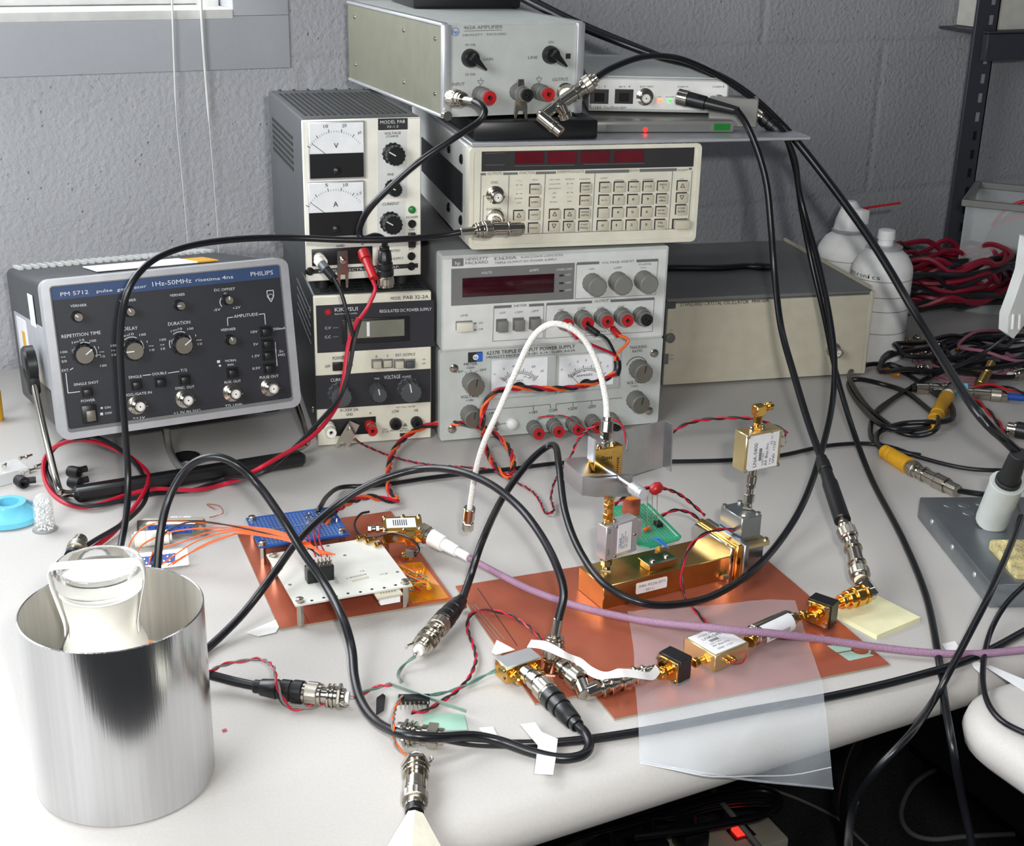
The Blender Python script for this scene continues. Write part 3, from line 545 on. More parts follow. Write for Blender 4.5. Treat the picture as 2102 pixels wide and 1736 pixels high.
T(I,b,q,[('SRS',300,212,355,210,20),('OUTPUTS',312,424,428,420,22),('FUNCTION',568,418,690,414,22),('SWEEP/MODULATE',868,410,1085,404,22),('ENTRY',1450,398,1525,396,18),('MODIFY',1832,394,1918,391,18),('SYNC',340,495,398,492,22),('FUNCTION',306,710,420,704,22)],'gink',True)
REC(I,b,q,935,188,958,212,'gink',.0004); REC(I,b,q,1222,184,1245,208,'gink',.0004)
LN(I,b,q,[(262,430,250,905),(485,425,470,880),(775,415,752,890),(1172,405,1146,878),(1792,395,1758,855),(1948,390,1915,850),(250,910,752,890),(752,890,1146,876),(1146,876,1915,850),(280,590,275,800),(280,590,310,588)],'gink',.00025)
LN(I,b,q,[(292,250,450,246),(290,345,450,342),(530,352,1008,344),(1080,340,1568,330)],'gink',.0002)
for x,ys,s in ((565,(465,500,535,570),'~'),(970,(490,525,560,595),'~')):
    for y in ys: T(I,b,q,[('~' if y%2 else 'n',x-24,y+8,x+24,y+5,10)],'gink')
for x,y,t in ((560,610,'NOISE'),(562,645,'ARB'),(850,460,'LIN SWP'),(850,495,'LOG SWP'),(848,530,'AM (INT)'),(846,568,'FM'),(845,602,'ΦM'),(843,638,'BURST'),(970,455,'SINGLE'),(965,633,'ARB'),(690,462,'TRIG'),(1090,455,'MOD/SWP'),(1245,448,'SHIFT'),(1366,465,'SERIAL'),(1482,462,'GPIB'),(1598,458,'DEGREES'),(1865,455,'CAL')):
    ww=12*len(t)/2; T(I,b,q,[(t,x-ww,y+7,x+ww,y+5,11)],'gink')
c0=I.L(*q(450,373)); 
b.build('panel',I.e)
b=MB(); I.y0=-.0015
for x in (535,795,1060,1330): REC(I,b,q,x,242-(x-535)*.014,x+228,331-(x-535)*.014,'dred',.0005)
b.build('display',I.e,'four dark red digit windows'); I.y0=-.001
def key(x,y,t=None,wd=38,hh=38,tri=0):
    b=MB(); REC(I,b,q,x-wd-3,y-hh-3,x+wd,y+hh,'ink',.0006); REC(I,b,q,x-wd+4,y-hh+5,x+wd+6,y+hh+3,'beige',.0018,0,.0003)
    y0=I.y0; I.y0=y0-.0018
    if t:
        tt=t.split('|')
        for k,s in enumerate(tt):
            ww=min(30,9*len(s)); yy=y+10+(k-(len(tt)-1)/2)*26; T(I,b,q,[(s,x-ww+4,yy,x+ww+4,yy-1,20 if len(s)<3 else 15)],'ink')
    if tri:
        P=[I.L(*q(x-16+4,y+16*tri)),I.L(*q(x+16+4,y+16*tri)),I.L(*q(x+4,y-16*tri))]
        for k in range(3):
            a=P[k]+V((0,-.0004,0));c=P[(k+1)%3]+V((0,-.0004,0));dd=(c-a).normalized(); n=V((-dd.z,0,dd.x))*.00025; b.add([a+n,c+n,c-n,a-n],[(0,1,2,3)],'ink')
    I.y0=y0; return b.build('key',I.e)
for k,(x,y) in enumerate(((690,535),(686,638),(682,740),(678,845))): key(x,y,('FREQ','AMPL','OFFST','PHASE')[k])
for k,(x,y) in enumerate(((1095,525),(1090,625),(1085,730),(1080,830))): key(x,y,('SWEEP|ON/OFF','RATE','SPAN|DEPTH','START|FREQ')[k])
key(560,745,None,tri=1); key(846,735,None,tri=1); key(840,832,None,tri=-1); key(965,735,None,tri=1); key(958,832,None,tri=-1)
rows=(('SHIFT','STO','RCL','CLR','DEG|%'),('+/-','7','8','9','MHz|dBm'),('.','4','5','6','kHz|Vrms'),('0','1','2','3','Hz|Vpp'))
for j in range(4):
    for k in range(5): key(1248+k*115.5-j*7,520+j*102-k*2.5,rows[j][k])
key(1868,508,None,tri=1); key(1862,604,None,tri=-1); key(1856,700,'STEP|SIZE')
b=MB(); REC(I,b,q,1790,775,1905,850,'ink',.0006); REC(I,b,q,1800,780,1908,845,'beige',.007,0,.0008); b.build('power_switch',I.e)
I.bnc(*q(372,582)); I.bnc(*q(372,765),name='coaxial_jack')
DS=I
# ---------- metal plate and what stands on it ----------
def small(name,label,cat,loc,yaw=0,rx=0,group=None): return thing(name,label,cat,loc,(rx,0,yaw),group)
t=small('metal_plate','thin bright metal plate lying across the cream function generator','plate',(.505,1.0345,.2672),-.235)
b=MB(); b.box(0,0,0,.312,.26,.0036,'silver',.0008,1); b.build('sheet',t)
t=small('flat_black_case','flat black case squeezed between the metal plate and the meterless amplifier','case',(.510,1.040,.2710),-.235)
b=MB(); b.box(0,0,0,.110,.20,.0165,'black',.002,2); b.build('body',t)
I=Inst('amplifier','grey green amplifier with two black pointer knobs, on top of the instrument tower','amplifier',(.4856,1.0516,.2895),-.070,.1309,.0772,.2668)
w,h,d=I.w,I.h,I.d; q=crop(540,0,2.893)
b=MB(); b.box(.0015,.004,.0015,w-.0015,d,h-.0012,'amps'); b.box(.004,.003,h-.002,w-.004,d-.002,h,'hpgrey')
for y in (.02,.1,.245):
    for z in (.018,h-.014): b.lathe((.0015,y,z),(-1,0,0),[(0,.0022),(.0008,.0018)],'nick',10)
b.build('case',I.e)
b=MB()
for z0,z1 in ((0,.003),(h-.003,h)):
    b.box(0,.002,z0,.006,d,z1,'silver',.0008,1); b.box(w-.006,.002,z0,w,d,z1,'silver',.0008,1)
b.box(0,-.003,0,.007,.004,h-.001,'silver',.0012,2); b.box(w-.008,-.003,0,w-.0005,.004,h-.001,'silver',.0012,2)
b.build('side_rails',I.e,'bright metal corner rails')
b=MB(); b.box(.007,-.0005,.001,w-.008,.003,h-.002,'hpgrey'); I.y0=-.0005
T(I,b,q,[('465A AMPLIFIER',1188,174,1420,168,22),('40 DB',1196,272,1258,272,14),('20 DB',1196,448,1258,447,14),('GAIN',1302,360,1363,358,18),('LINE',1572,350,1628,348,18),('ON',1690,258,1720,256,16),('INPUT',1120,510,1195,507,20),('OUTPUT',1714,482,1810,478,20)],'gink')
T(I,b,q,[('HEWLETT · PACKARD',1186,215,1442,206,13)],'gink',True)
LN(I,b,q,[(1190,184,1416,178),(1290,460,1290,478),(1272,478,1308,476),(1272,478,1290,505),(1308,476,1290,505),(1636,447,1636,462),(1620,463,1654,461),(1620,463,1637,490),(1654,461,1637,490),(1490,495,1524,494),(1507,480,1507,495)],'gink',.0002)
c0=I.L(*q(1140,188)); I.arc(b,*q(1140,188),.0033,0,360,'blwire',.0002); text(b,'hp',c0+V((-.0022,-.0006,-.0015)),(1,0,0),(0,0,1),.0045,.003,'blwire')
REC(I,b,q,1798,318,1824,348,'ink',.0006); b.build('panel',I.e)
for x,y in ((1228,345),(1705,325)):
    b=MB(); c=I.L(*q(x,y)); c.y=0
    b.lathe(c,(0,-1,0),[(0,.0078),(.003,.0076),(.007,.0066),(.008,.0060)],'black',28); qq=math.radians(-42); dd=V((math.cos(qq),0,math.sin(qq)));nn=V((-dd.z,0,dd.x))
    P=[c-dd*.004+nn*.0035,c-dd*.004-nn*.0035,c+dd*.0125-nn*.0006,c+dd*.0125+nn*.0006]
    b.add([p+V((0,-.003,0)) for p in P]+[p+V((0,-.016,0)) for p in P],[(0,1,2,3),(4,5,6,7),(0,1,5,4),(1,2,6,5),(2,3,7,6),(3,0,4,7)],'black'); b.build('knob',I.e)
I.post(*q(1285,560),.0072,.024,'knob','red',.0056); I.post(*q(1505,545),.0070,.024,'knob','black',.0052); I.post(*q(1630,540),.0070,.024,'knob','red',.0054)
b=MB(); c0=I.L(*q(1500,560)); b.prism([(-.003,.012),(.002,.012),(.006,-.012),(.006,-.022),(.004,-.022),(.0025,-.014),(-.002,-.014),(-.0045,-.021),(-.0062,-.020),(-.005,-.010)],0,.0012,'nick',MX.Translation(c0+V((0,-.012,.002)))@XZ); b.build('ground_link',I.e,'nickel shorting link')
I.bnc(*q(1790,545))
b=MB(); b.lathe(I.L(*q(1075,680)),(0,-1,0),[(0,.0028),(.006,.0028),(.007,.004),(.009,.004)],'nick',14); b.build('thumb_screw',I.e)
for x in (.008,w-.02):
    b=MB(); b.box(x,.01,-.0022,x+.01,.02,.001,'rubber'); b.build('foot',I.e)
AMP=I
tp=I.M@V((.028,.150,h+.0003))
t=small('black_adapter_box','black box on top of the amplifier, cut off by the top edge of the photo','box',tuple(tp),-.18)
b=MB(); b.box(0,0,0,.105,.10,.04,'black',.003,2); b.build('body',t)
I=Inst('usb_oscilloscope','slim oscilloscope box with white front, network sockets and two channel jacks','oscilloscope',(.645,1.080,.2845),-.46,.128,.0305,.20)
w,h,d=I.w,I.h,I.d; q=crop(1160,90,4.042)
b=MB(); b.box(0,0,0,w,d,h,'hpgrey',.002,2); b.box(.002,.004,h-.0004,w-.002,.010,h+.0008,'lgrey'); b.build('case',I.e)
I.y0=-.0006; b=MB(); b.box(.003,-.0006,.003,w-.002,.001,h-.002,'white'); REC(I,b,q,210,375,358,498,'ink',.0002); REC(I,b,q,415,375,562,498,'ink',.0002)
T(I,b,q,[('1 - 4',282,362,336,360,14),('IN 5 - 8',448,362,540,360,14),('EXT TRIG',622,362,728,360,14),('CHAN A',930,362,1022,360,14),('CHAN B',1222,362,1320,360,14),('TRIG',768,444,800,443,9),('POWER',834,444,905,443,9),('CS328A Oscilloscope',182,538,505,534,22)],'ink'); b.build('front_panel',I.e)
for x in (284,489):
    b=MB(); REC(I,b,q,x-66,380,x+66,492,'black',.0005,.001); REC(I,b,q,x-40,405,x+40,480,'gridm',.0008,.001); b.build('socket',I.e)
I.bnc(*q(660,438))
for x,m in ((782,'oled'),(866,'gled')):
    b=MB(); b.lathe(I.L(*q(x,470)),(0,-1,0),[(0,.0013),(.002,.0011),(.0026,.0004)],m,10); b.build('indicator_lamp',I.e,'lit orange lamp' if x<800 else 'lit green lamp')
SCO=I
t=small('clear_module','flat translucent grey module with a red light under the oscilloscope','module',(.617,1.050,.2711),-.34)
b=MB(); b.box(0,0,0,.144,.13,.0105,'gfilm',.002,2); b.box(.026,-.0004,.001,.12,.001,.007,'mgrey'); b.box(.125,-.0006,.002,.14,.001,.008,'green'); b.build('body',t)
b=MB(); b.lathe((.062,-.0005,.0025),(0,-1,0),[(0,.0022),(.001,.0018)],'rled',10); b.build('indicator_lamp',t,'lit red lamp')
# ---------- crystal oscillator ----------
I=Inst('crystal_oscillator','wide beige oscillator cabinet standing on the bench against the wall, right of the tower','oscillator',(.7517,1.086,.002),-.249,.2223,.0918,.22)
w,h,d=I.w,I.h,I.d; q=crop(1340,480,2.758)
b=MB(); b.box(0,.004,0,w,d,h-.003,'mgrey',.0015,1); b.box(-.001,.001,h-.004,w+.002,d+.004,h,'mgrey',.001,1); b.box(w-.001,0,0,w+.004,d,h-.001,'beige',.001,1)
b.build('case',I.e); b=MB(); b.box(.0,0,.001,w-.001,.005,h-.005,'beige')
REC(I,b,q,68,390,128,422,'dgrey',.0004); REC(I,b,q,60,680,85,735,'gink',.001); c0=I.L(*q(97,588))
T(I,b,q,[('STANDARD CRYSTAL OSCILLATOR',155,410,540,392,22),('MH4100A',560,390,655,384,20)],'ink',True); T(I,b,q,[('ON',95,550,112,549,9),('ON',92,690,116,689,9),('OFF',92,712,116,711,9)],'gink'); b.build('panel',I.e)
b=MB(); b.lathe(c0,(0,-1,0),[(0,.0052),(.002,.005),(.003,.0035),(.003,.002)],'gink',20); b.build('lamp',I.e); I.bnc(*q(1020,655))
cb=MB(); cb.tube([I.M@V((.0+.02*k,.10+.004*math.sin(k),h+.004)) for k in range(7)]+[I.M@V((.135,.095,h+.004))],.0036,'cab'); t=thing('mains_cable','thick black cord lying on top of the beige cabinet','cable'); cb.build('cord',t)
cb=MB(); P0=I.M@V((.133,.096,h+.004)); P1=I.M@V((.152,.090,h+.004)); cb.cyl(P0,P1,.0045,'black',12,r2=.0035); cb.build('plug',t)
cb=MB(); cb.box(w+.0002,.002,h,w+.002,d+.003,h+.0035,'beige'); o=cb.build('raised_edge',I.e)
# ---------- spray cans ----------
def lathe_obj(name,par,o,prof,m,seg=32,label=None,d=(0,0,1)):
    b=MB(); b.lathe(o,d,prof,m,seg); return b.build(name,par,label)
for (nm,lb,bx,by,sh,trig) in (('spray_can','white spray can with small round nozzle cap, nearer of the two behind the beige cabinet',1815,742,0,0),('spray_can','white duster can with trigger head and red straw, farther of the two',1728,745,.0,1)):
    P=at(1790,727,0) if not trig else V((1.06,1.18,0))
    e=thing(nm,lb,'spray can',P); e.scale=(1,1,.92 if not trig else .88); R_=.0325
    b=MB(); b.lathe((0,0,0),(0,0,1),[(0,R_-.001),(.001,R_),(.105,R_),(.112,R_*.97),(.124,R_*.78),(.131,R_*.52)],'white',40)
    for z in (.035,.062,.079,.098): b.lathe((0,0,z),(0,0,1),[(0,R_+.0002),(.0007,R_+.0002)],'gink',40,cap=False)
    b.build('body',e)
    b=MB(); b.lathe((0,0,.131),(0,0,1),[(0,R_*.56),(.003,R_*.58),(.0045,R_*.50)],'silver',32); b.build('rim',e)
    if not trig:
        b=MB(); b.lathe((0,0,.1355),(0,0,1),[(0,.0085),(.006,.0082),(.007,.0095),(.017,.009),(.0185,.006)],'white2',20); b.build('nozzle',e)
        dv=(CP-V(P)); dv.z=0; dv.normalize(); xx=V((-dv.y,dv.x,0)); b=MB()
        import itertools
        s='entronics'; n=len(s)
        for k,ch in enumerate(s):
            an=(k-(n-1)/2+ -4.6)*.15; nd=dv*math.cos(an)+xx*math.sin(an); tx=xx*math.cos(an)-dv*math.sin(an)
            text(b,ch,nd*(R_+.0004)+V((0,0,.101))-tx*.002,tx,(0,0,1),.0036 if ch not in 'ti' else .0022,.0055,'ink',True)
        for k in range(0): 
            an=.9; nd=dv*math.cos(an)+xx*math.sin(an); tx=xx*math.cos(an)-dv*math.sin(an); p=nd*(R_+.0004)+V((0,0,.03+k*.004)); b.add([p-tx*.006,p+tx*.006,p+tx*.006+V((0,0,.0006)),p-tx*.006+V((0,0,.0006))],[(0,1,2,3)],'gink')
        b.build('label_print',e)
    else:
        b=MB(); b.lathe((0,0,.1355),(0,0,1),[(0,.017),(.012,.0155),(.030,.010),(.036,.006)],'white2',24); b.box(-.006,-.026,.146,.006,0,.165,'white2',.002)
        for k in range(3): b.box(.012+k*.0015,-.012,.150,.0127+k*.0015,-.0118,.166,'ink')
        o=b.build('trigger_head',e)
        b=MB(); b.cyl((.006,-.012,.164),(.046,-.030,.172),.0015,'red',8); b.build('straw',e,'thin red straw')
# ---------- shelf rack and bin at the right ----------
e=thing('shelf_rack','dark grey metal shelving upright with a cross beam, at the right edge','shelf')
b=MB(); b.box(1.385,1.345,-.73,1.425,1.349,1.3,'shelf',.001,1); b.box(1.421,1.345,-.73,1.425,1.385,1.3,'shelf',.001,1)
for k in range(60): b.box(1.408,1.3445,-.2+k*.025,1.414,1.3455,-.188+k*.025,'silver' if k>15 else 'gridm')
b.build('upright',e)
A=at(2003,100,-1.34);
b=MB(); 
for (x0,y0) in ((1.40,1.335),): b.box(x0,y0,A.z-.016,x0+.8,y0+.010,A.z+.020,'shelf',.001,1); b.box(x0,y0-.0,A.z+.018,x0+.8,y0+.09,A.z+.0215,'shelf')
b.build('beam',e)
e=thing('cardboard_box','pale box standing on the metal shelf at the top right corner','box',(1.425,1.337,A.z+.022))
b=MB(); b.box(.005,.012,0,.25,.088,.16,'ivory',.001,1); b.build('box_body',e)
B0=at(1985,645,0)
e=thing('storage_bin','dim translucent plastic bin of wire spools behind the wire coil','bin',(1.245,1.185,.0),(0,0,-.9))
b=MB(); T2=.002
for x0,y0,x1,y1 in ((0,0,.16,T2),(0,.13-T2,.16,.13),(0,0,T2,.13),(.16-T2,0,.16,.13)): b.box(x0,y0,0,x1,y1,.135,'clear')
b.box(0,0,0,.16,.13,T2,'clear'); 
for x0,y0,x1,y1 in ((-.005,-.005,.165,.004),(-.005,.126,.165,.135),(-.005,0,.004,.13),(.156,0,.165,.13)): b.box(x0,y0,.130,x1,y1,.138,'gfilm',.001,1)
b.build('bin_body',e)
e2=thing('wire_spool','large reel of red and black wire inside the plastic bin','spool',(1.245,1.185,.0),(0,0,-.9))
b=MB(); b.lathe((.075,.03,.062),(0,1,0),[(0,.055),(.003,.055),(.003,.02),(.06,.02),(.06,.055),(.063,.055)],'gink',36); b.build('reel',e2)
for k,m in enumerate(('red','cab','rwire')):
    b=MB(); 
    for j in range(4): b.torus((.075,.042+.012*j+k*.003,.062),(0,1,0),.050-.004*k,.0022,m,36,6)
    b.build('wire',e2)
b=MB(); b.tube([(.03,.05,.10),(.05,.03,.13),(.09,.03,.142),(.13,.05,.125),(.15,.06,.10)],.0022,'rwire'); b.build('wire',e2)
K['drw']=mat('dark red wire',(128,14,40),.45)
e=thing('wire_hank','flattened hank of red and black wire below the plastic bin','wire',at(1968,672,.0)); e.scale=(1.5,1.45,1.75)
rn=random.Random(3)
for m in ('drw','bwire','drw','bwire'):
    b=MB()
    for j in range(5):
        a_,b_=.062+rn.uniform(-.014,.012),.030+rn.uniform(-.008,.008); z=rn.uniform(.012,.050); ph=rn.uniform(0,6)
        P=[(a_*math.cos(6.283*k/14+ph)+rn.uniform(-.006,.006),.02+b_*math.sin(6.283*k/14+ph)+rn.uniform(-.004,.004),z+rn.uniform(-.006,.006)) for k in range(14)]
        b.tube(P,.0019,m,6,4,True,True)
    b.build('strand',e)
e=thing('cable_pile','tangle of black cables and loose connectors under the wire hank','cable',at(1972,772,0)); e.scale=(1.5,1.35,1.3)
for j in range(9):
    b=MB(); a_,b_=rn.uniform(.04,.075),rn.uniform(.022,.04); cx,cy=rn.uniform(-.02,.06),rn.uniform(-.005,.03); z=rn.uniform(.006,.022); ph=rn.uniform(0,6)
    P=[(cx+a_*math.cos(6.283*k/12+ph)+rn.uniform(-.004,.004),cy+b_*math.sin(6.283*k/12+ph),z+rn.uniform(-.003,.004)) for k in range(12)]
    b.tube(P,.0021 if j<7 else .0014,'cab' if j<7 else 'pink',7,4,True,True); b.build('loop',e)
# ---------- connectors ----------
def segs(b,P,Q,L):
    P=V(P);Q=V(Q); d=Q-P; tot=sum(l[0] for l in L); s=d.length/tot; t=0; d.normalize()
    for l in L:
        ln,r,m=l[:3]; n=l[3] if len(l)>3 else 20; r*=.001; r2=(l[4]*.001 if len(l)>4 else r); e=min(ln*s*.15,.0004)
        b.lathe(P+d*t,d,[(0,r-e),(e,r),(ln*s-e,r2),(ln*s,r2-e)],m,n,n>8,flute=.05 if m=='nickr' else 0)
        t+=ln*s
    return b
PLUG=[(10,3.2,'nick'),(3,5,'nick'),(2,6.2,'nick'),(7,7.3,'nickr',36),(2,6.6,'nick'),(2,7.0,'nick')]
BOOT=[(4,4.2,'black'),(10,5.2,'black',20,6.2),(2,5.7,'black'),(6,6.6,'black'),(1,6.0,'black'),(6,7.2,'black'),(2,6.4,'nick'),(7,7.3,'nickr',36),(2,6.6,'nick')]
JACK=[(5,4.9,'nick'),(1.5,7.4,'nick'),(2,6.0,'nick'),(1.2,7.6,'nick'),(3,6.1,'nick'),(2.6,8.0,'nick',6),(3,5.2,'nick'),(3,3.6,'white2'),(4,1.0,'nick')]
CRIMP=[(13,3.3,'nick'),(2,5.6,'nick'),(4,6.3,'nick'),(2,7.0,'nick'),(6,7.4,'nickr',36),(2,6.8,'nick')]
PROBE=[(3,4.2,'black'),(16,5.0,'black',20,6.0),(4,6.2,'black'),(3,3.5,'nick'),(7,7.2,'nickr',36),(2,6.6,'nick')]
BARREL=[(3,5.2,'nick'),(6,6.0,'nick'),(2,7.2,'nickr',36),(7,6.4,'nick'),(2,7.0,'nick'),(6,5.2,'nick')]
def conn(par,name,P,Q,L,label=None):
    b=MB(); segs(b,P,Q,L); return b.build(name,par,label)
def pp(p): return at(*p) if not isinstance(p,V) else p
def cable(name,label,cat,pts,r,m='cab',ends=(),group=None,seg=10):
    e=thing(name,label,cat,group=group); b=MB(); b.tube([pp(p) for p in pts],r,m,seg,6); b.build('jacket',e)
    for n,P,Q,L in ends: conn(e,n,pp(P),pp(Q),L)
    return e
def twist(name,label,cat,pts,r,mats,pitch=.012,off=None,ends=(),par=None):
    e=par or thing(name,label,cat); P=crom([pp(p) for p in pts],10); n=len(mats); off=off if off is not None else r*1.05
    S=[0]
    for i in range(1,len(P)): S.append(S[-1]+(P[i]-P[i-1]).length)
    x=None; fr=[]
    for i,p in enumerate(P):
        d=(P[min(i+1,len(P)-1)]-P[max(i-1,0)]).normalized()
        x=d.orthogonal().normalized() if x is None else (x-d*x.dot(d)).normalized(); fr.append((x.copy(),d.cross(x)))
    for k,m in enumerate(mats):
        Q=[]
        for i,p in enumerate(P):
            a=S[i]/pitch*6.283+6.283*k/n; Q.append(p+fr[i][0]*(off*math.cos(a))+fr[i][1]*(off*math.sin(a)))
        b=MB(); b.tube(Q,r,m,6,1); b.build('wire',e)
    return e
def grp(x): return x
# ---------- aluminium can with stoppered jar ----------
CC=V((.113,.661,0)); CR=.0481; CHT=.1059
can=thing('metal_can','large open brushed aluminium can at the front left corner of the bench','can',CC)
bal=mat('brushed can metal',(205,206,208),.2,1,var=.05,sc=30,st=(14,14,.35),bump=.06,bsc=60)
b=MB(); b.lathe((0,0,0),(0,0,1),[(.001,.0001),(.0,CR-.002),(.0015,CR-.0002),(.003,CR),(CHT,CR),(CHT+.0004,CR-.0006),(CHT,CR-.0010)],bal,96,cap=False)
bin_=mat('dull lit inner metal',(214,212,205),.5,.75,var=.08,sc=30,st=(10,10,.4))  # inner wall paler: light bounced off the white jar put into the colour
b.lathe((0,0,0),(0,0,1),[(CHT,CR-.0010),(.003,CR-.0012),(.0025,.0001)],bin_,96,cap=False); b.build('can_wall',can)
jar=thing('glass_jar','white filled glass jar with clear stopper strapped by white tape, standing inside the can','jar',CC+V((-.004,.004,.003)))
ZJ=.128
b=MB(); b.lathe((0,0,0),(0,0,1),[(0,.020),(.002,.022),(.080,.022),(.088,.0185),(.094,.0178),(.112,.0205),(.1135,.0215)],'foam',40); b.build('jar_body',jar)
b=MB(); b.lathe((0,0,0),(0,0,1),[(.1137,.0203),(.1165,.0208),(.118,.0226),(ZJ-.002,.0232),(ZJ,.0222),(ZJ-.0005,.0205),(ZJ-.0045,.0190),(ZJ-.005,.0001)],'glass',48,cap=False); b.build('stopper',jar,'clear round glass stopper')
b=MB(); n=26; path=[]
dx=(V((CX.x,CX.y,0)).normalized()); dy=V((-dx.y,dx.x,0)); dx=(dx*.97+dy*.14).normalized(); dy=V((-dx.y,dx.x,0))
for x,z in [(-.0192,.090),(-.0192,.098),(-.0222,.112),(-.0242,.122),(-.0232,ZJ+.0012),(-.012,ZJ+.0026),(0,ZJ+.003),(.012,ZJ+.0028),(.0225,ZJ+.0018),(.0242,.122),(.0222,.112),(.0192,.098),(.0192,.090)]: path.append(dx*x+V((0,0,z))-dy*.005)
Pth=crom(path,4); vs=[];fs=[]
for p in Pth: vs+=[p-dy*.0042,p+dy*.0042]
for i in range(len(Pth)-1): fs.append((2*i,2*i+1,2*i+3,2*i+2))
b.add(vs,fs,'white2',True); o=b.build('tape_strap',jar,'white plastic tape strap'); md=o.modifiers.new('s','SOLIDIFY'); md.thickness=.0004
e=thing('holder_disc','clear disc with amber film and red wires around the jar inside the can','holder',CC+V((0,0,.065)))
b=MB(); b.lathe((0,0,0),(0,0,1),[(0,.024),(0,.036),(.0012,.036),(.0012,.024)],'clear',40,cap=False); b.build('disc',e)
b=MB(); P=[(math.cos(t)*r_,math.sin(t)*r_) for r_,rng in ((.034,range(-4,9)),(.0245,range(8,-5,-1))) for t in [k*.12 for k in rng]]; b.prism(P,.0013,.0022,'kapton'); b.build('amber_film',e,'amber film patch')
b=MB(); b.tube([(.026,.0,.002),(.032,.006,.010),(.040,.004,.014),(.044,-.002,.006),(.043,-.006,-.02)],.0009,'rwire',6); b.build('wire',e)
b=MB(); b.box(-.02,-.02,-.062,.02,.02,-.061,'ink'); b.build('base',e)
# ---------- small things at the left ----------
P=at(20,1062,0); e=thing('blue_rubber_ring','light blue translucent rubber funnel ring at the left edge of the bench','ring',P)
b=MB(); b.lathe((0,0,0),(0,0,1),[(0,.022),(.001,.026),(.005,.025),(.009,.018),(.012,.0145),(.0135,.0135),(.0135,.0085),(.004,.0075)],'teal',40,cap=False); b.build('ring_body',e)
P=at(93,1086,0); e=thing('bead_vial','small clear dome vial filled with white beads','vial',P)
b=MB(); b.lathe((0,0,.0005),(0,0,1),[(0,.0082),(.022,.0072),(.026,.0062),(.0285,.0042),(.030,.0001)],'clear',28,cap=False); b.lathe((0,0,0),(0,0,1),[(0,.0098),(.0008,.0098)],'clear',28); b.build('vial_body',e)
b=MB()
rn=random.Random(5)
for k in range(230):
    a=rn.uniform(0,6.28); z=rn.uniform(.0015,.024); r_=(.0072-z*.06)*math.sqrt(rn.uniform(.3,1)); c=(r_*math.cos(a),r_*math.sin(a),z); b.lathe((c[0],c[1],c[2]-.0009),(0,0,1),[(0,.0004),(.0005,.0009),(.0012,.0009),(.0018,.0004)],'white2',6)
o=b.build('beads',e); o['kind']='stuff'
P=at(20,995,0); e=thing('clear_box','small clear plastic box with loose screws at the left edge','box',P,(0,0,.25))
b=MB(); b.box(-.028,0,0,.018,.026,.011,'clear',.0008,1); b.build('box_body',e)
for k,(u,v,z,a) in enumerate(((8,958,.012,1.2),(40,940,.012,.3),(52,938,.012,.5),(45,972,0,.5),(58,966,0,.4),(72,958,0,.6))):
    P=at(u,v,z+.002); e=thing('screw','tiny steel screw lying beside the small clear box','screw',P,group='tiny steel screws near the clear box'); dd=V((math.cos(a),math.sin(a),0))
    b=MB(); segs(b,(0,0,0),dd*.007,[(1.5,2.0,'nick',12),(5,1.1,'nick',10)]); b.build('screw_body',e)
for k,(u,v,a,lb) in enumerate(((42,987,-.3,'black rubber boot lying nearest the clear box, in front of it'),(150,968,.1,'black rubber boot under the pulse generator, upper of the two'),(152,990,.1,'black rubber boot under the pulse generator, lower of the two'))):
    e=thing('rubber_boot',lb,'rubber boot',at(u,v,.005)); d1=V((math.cos(a-.9),math.sin(a-.9),0)); d2_=V((math.cos(a+.1),math.sin(a+.1),0))
    b=MB(); b.lathe(-d1*.004,d1,[(0,.0045),(.002,.005),(.010,.005),(.010,.0032),(.004,.003)],'rubber',18,cap=False); b.lathe(-d1*.0042,d1,[(0,.0044),(.0005,.0044)],'rubber',18); b.cyl(V((0,0,0)),d2_*.012,.0028,'rubber',12); b.build('boot_body',e)
e=thing('yellow_tube','bright yellow tube standing at the very left edge','tube',at(-8,862,0)); b=MB(); b.lathe((0,0,0),(0,0,1),[(0,.007),(.028,.007),(.034,.004)],'yellow',20); b.build('tube_body',e)
# d-sub connectors
def dsub(name,label,P,yaw,w,rx,male,hood):
    e=thing(name,label,'connector',P,(rx,0,yaw))
    b=MB(); b.prism(rrect(-w/2,-.0062,w/2,.0062,.001),0,.0012,'nick',XZ)
    for s in (-1,1): b.lathe((s*(w/2-.0035),0,0),(0,-1,0),[(0,.0022),(.0008,.002)],'steel',14)
    b.build('flange',e)
    a=w/2-.0075; b=MB(); b.prism([(-a,.0042),(a,.0042),(a-.0015,-.0042),(-a+.0015,-.0042)],-.0045,0,'nick',XZ); b.prism([(-a+.001,.0034),(a-.001,.0034),(a-.0022,-.0034),(-a+.0022,-.0034)],-.0047,0,'dblue',XZ); b.build('shell',e)
    b=MB()
    for r_ in (0,1):
        for k in range(8-r_):
            x=-a+.0032+k*(2*a-.0064)/7+r_*.0012; b.lathe((x,-.0046,.0015-r_*.003),(0,-1,0),[(0,.00055),(.0004 if not male else .0012,.0005)],'solder' if male else 'gridm',8)
    b.build('contacts',e)
    if hood: b=MB(); b.box(-w/2+.002,.001,-.0062,w/2-.002,.013,.0062,'beige',.002,2); b.box(-.012,.013,-.005,.012,.02,.005,'beige',.002,2); b.build('hood',e); b=MB(); b.box(-.004,.013,.0052,.012,.021,.0056,'paper'); text(b,'N',(.002,.015,.0060),(1,0,0),(0,1,0),.004,.003,'ink'); b.build('hood_label',e,'small white label')
    return e
P=at(352,1084,.0062); dsub('hooded_connector','beige hooded multi-pin connector with blue face, lying behind the can',P,-.42,.052,-.25,False,True)
P=at(314,1150,.0062); dsub('pin_connector','flat multi-pin connector with blue face and soldered orange wires, nearest the can',P,-.16,.050,-.5,True,False)
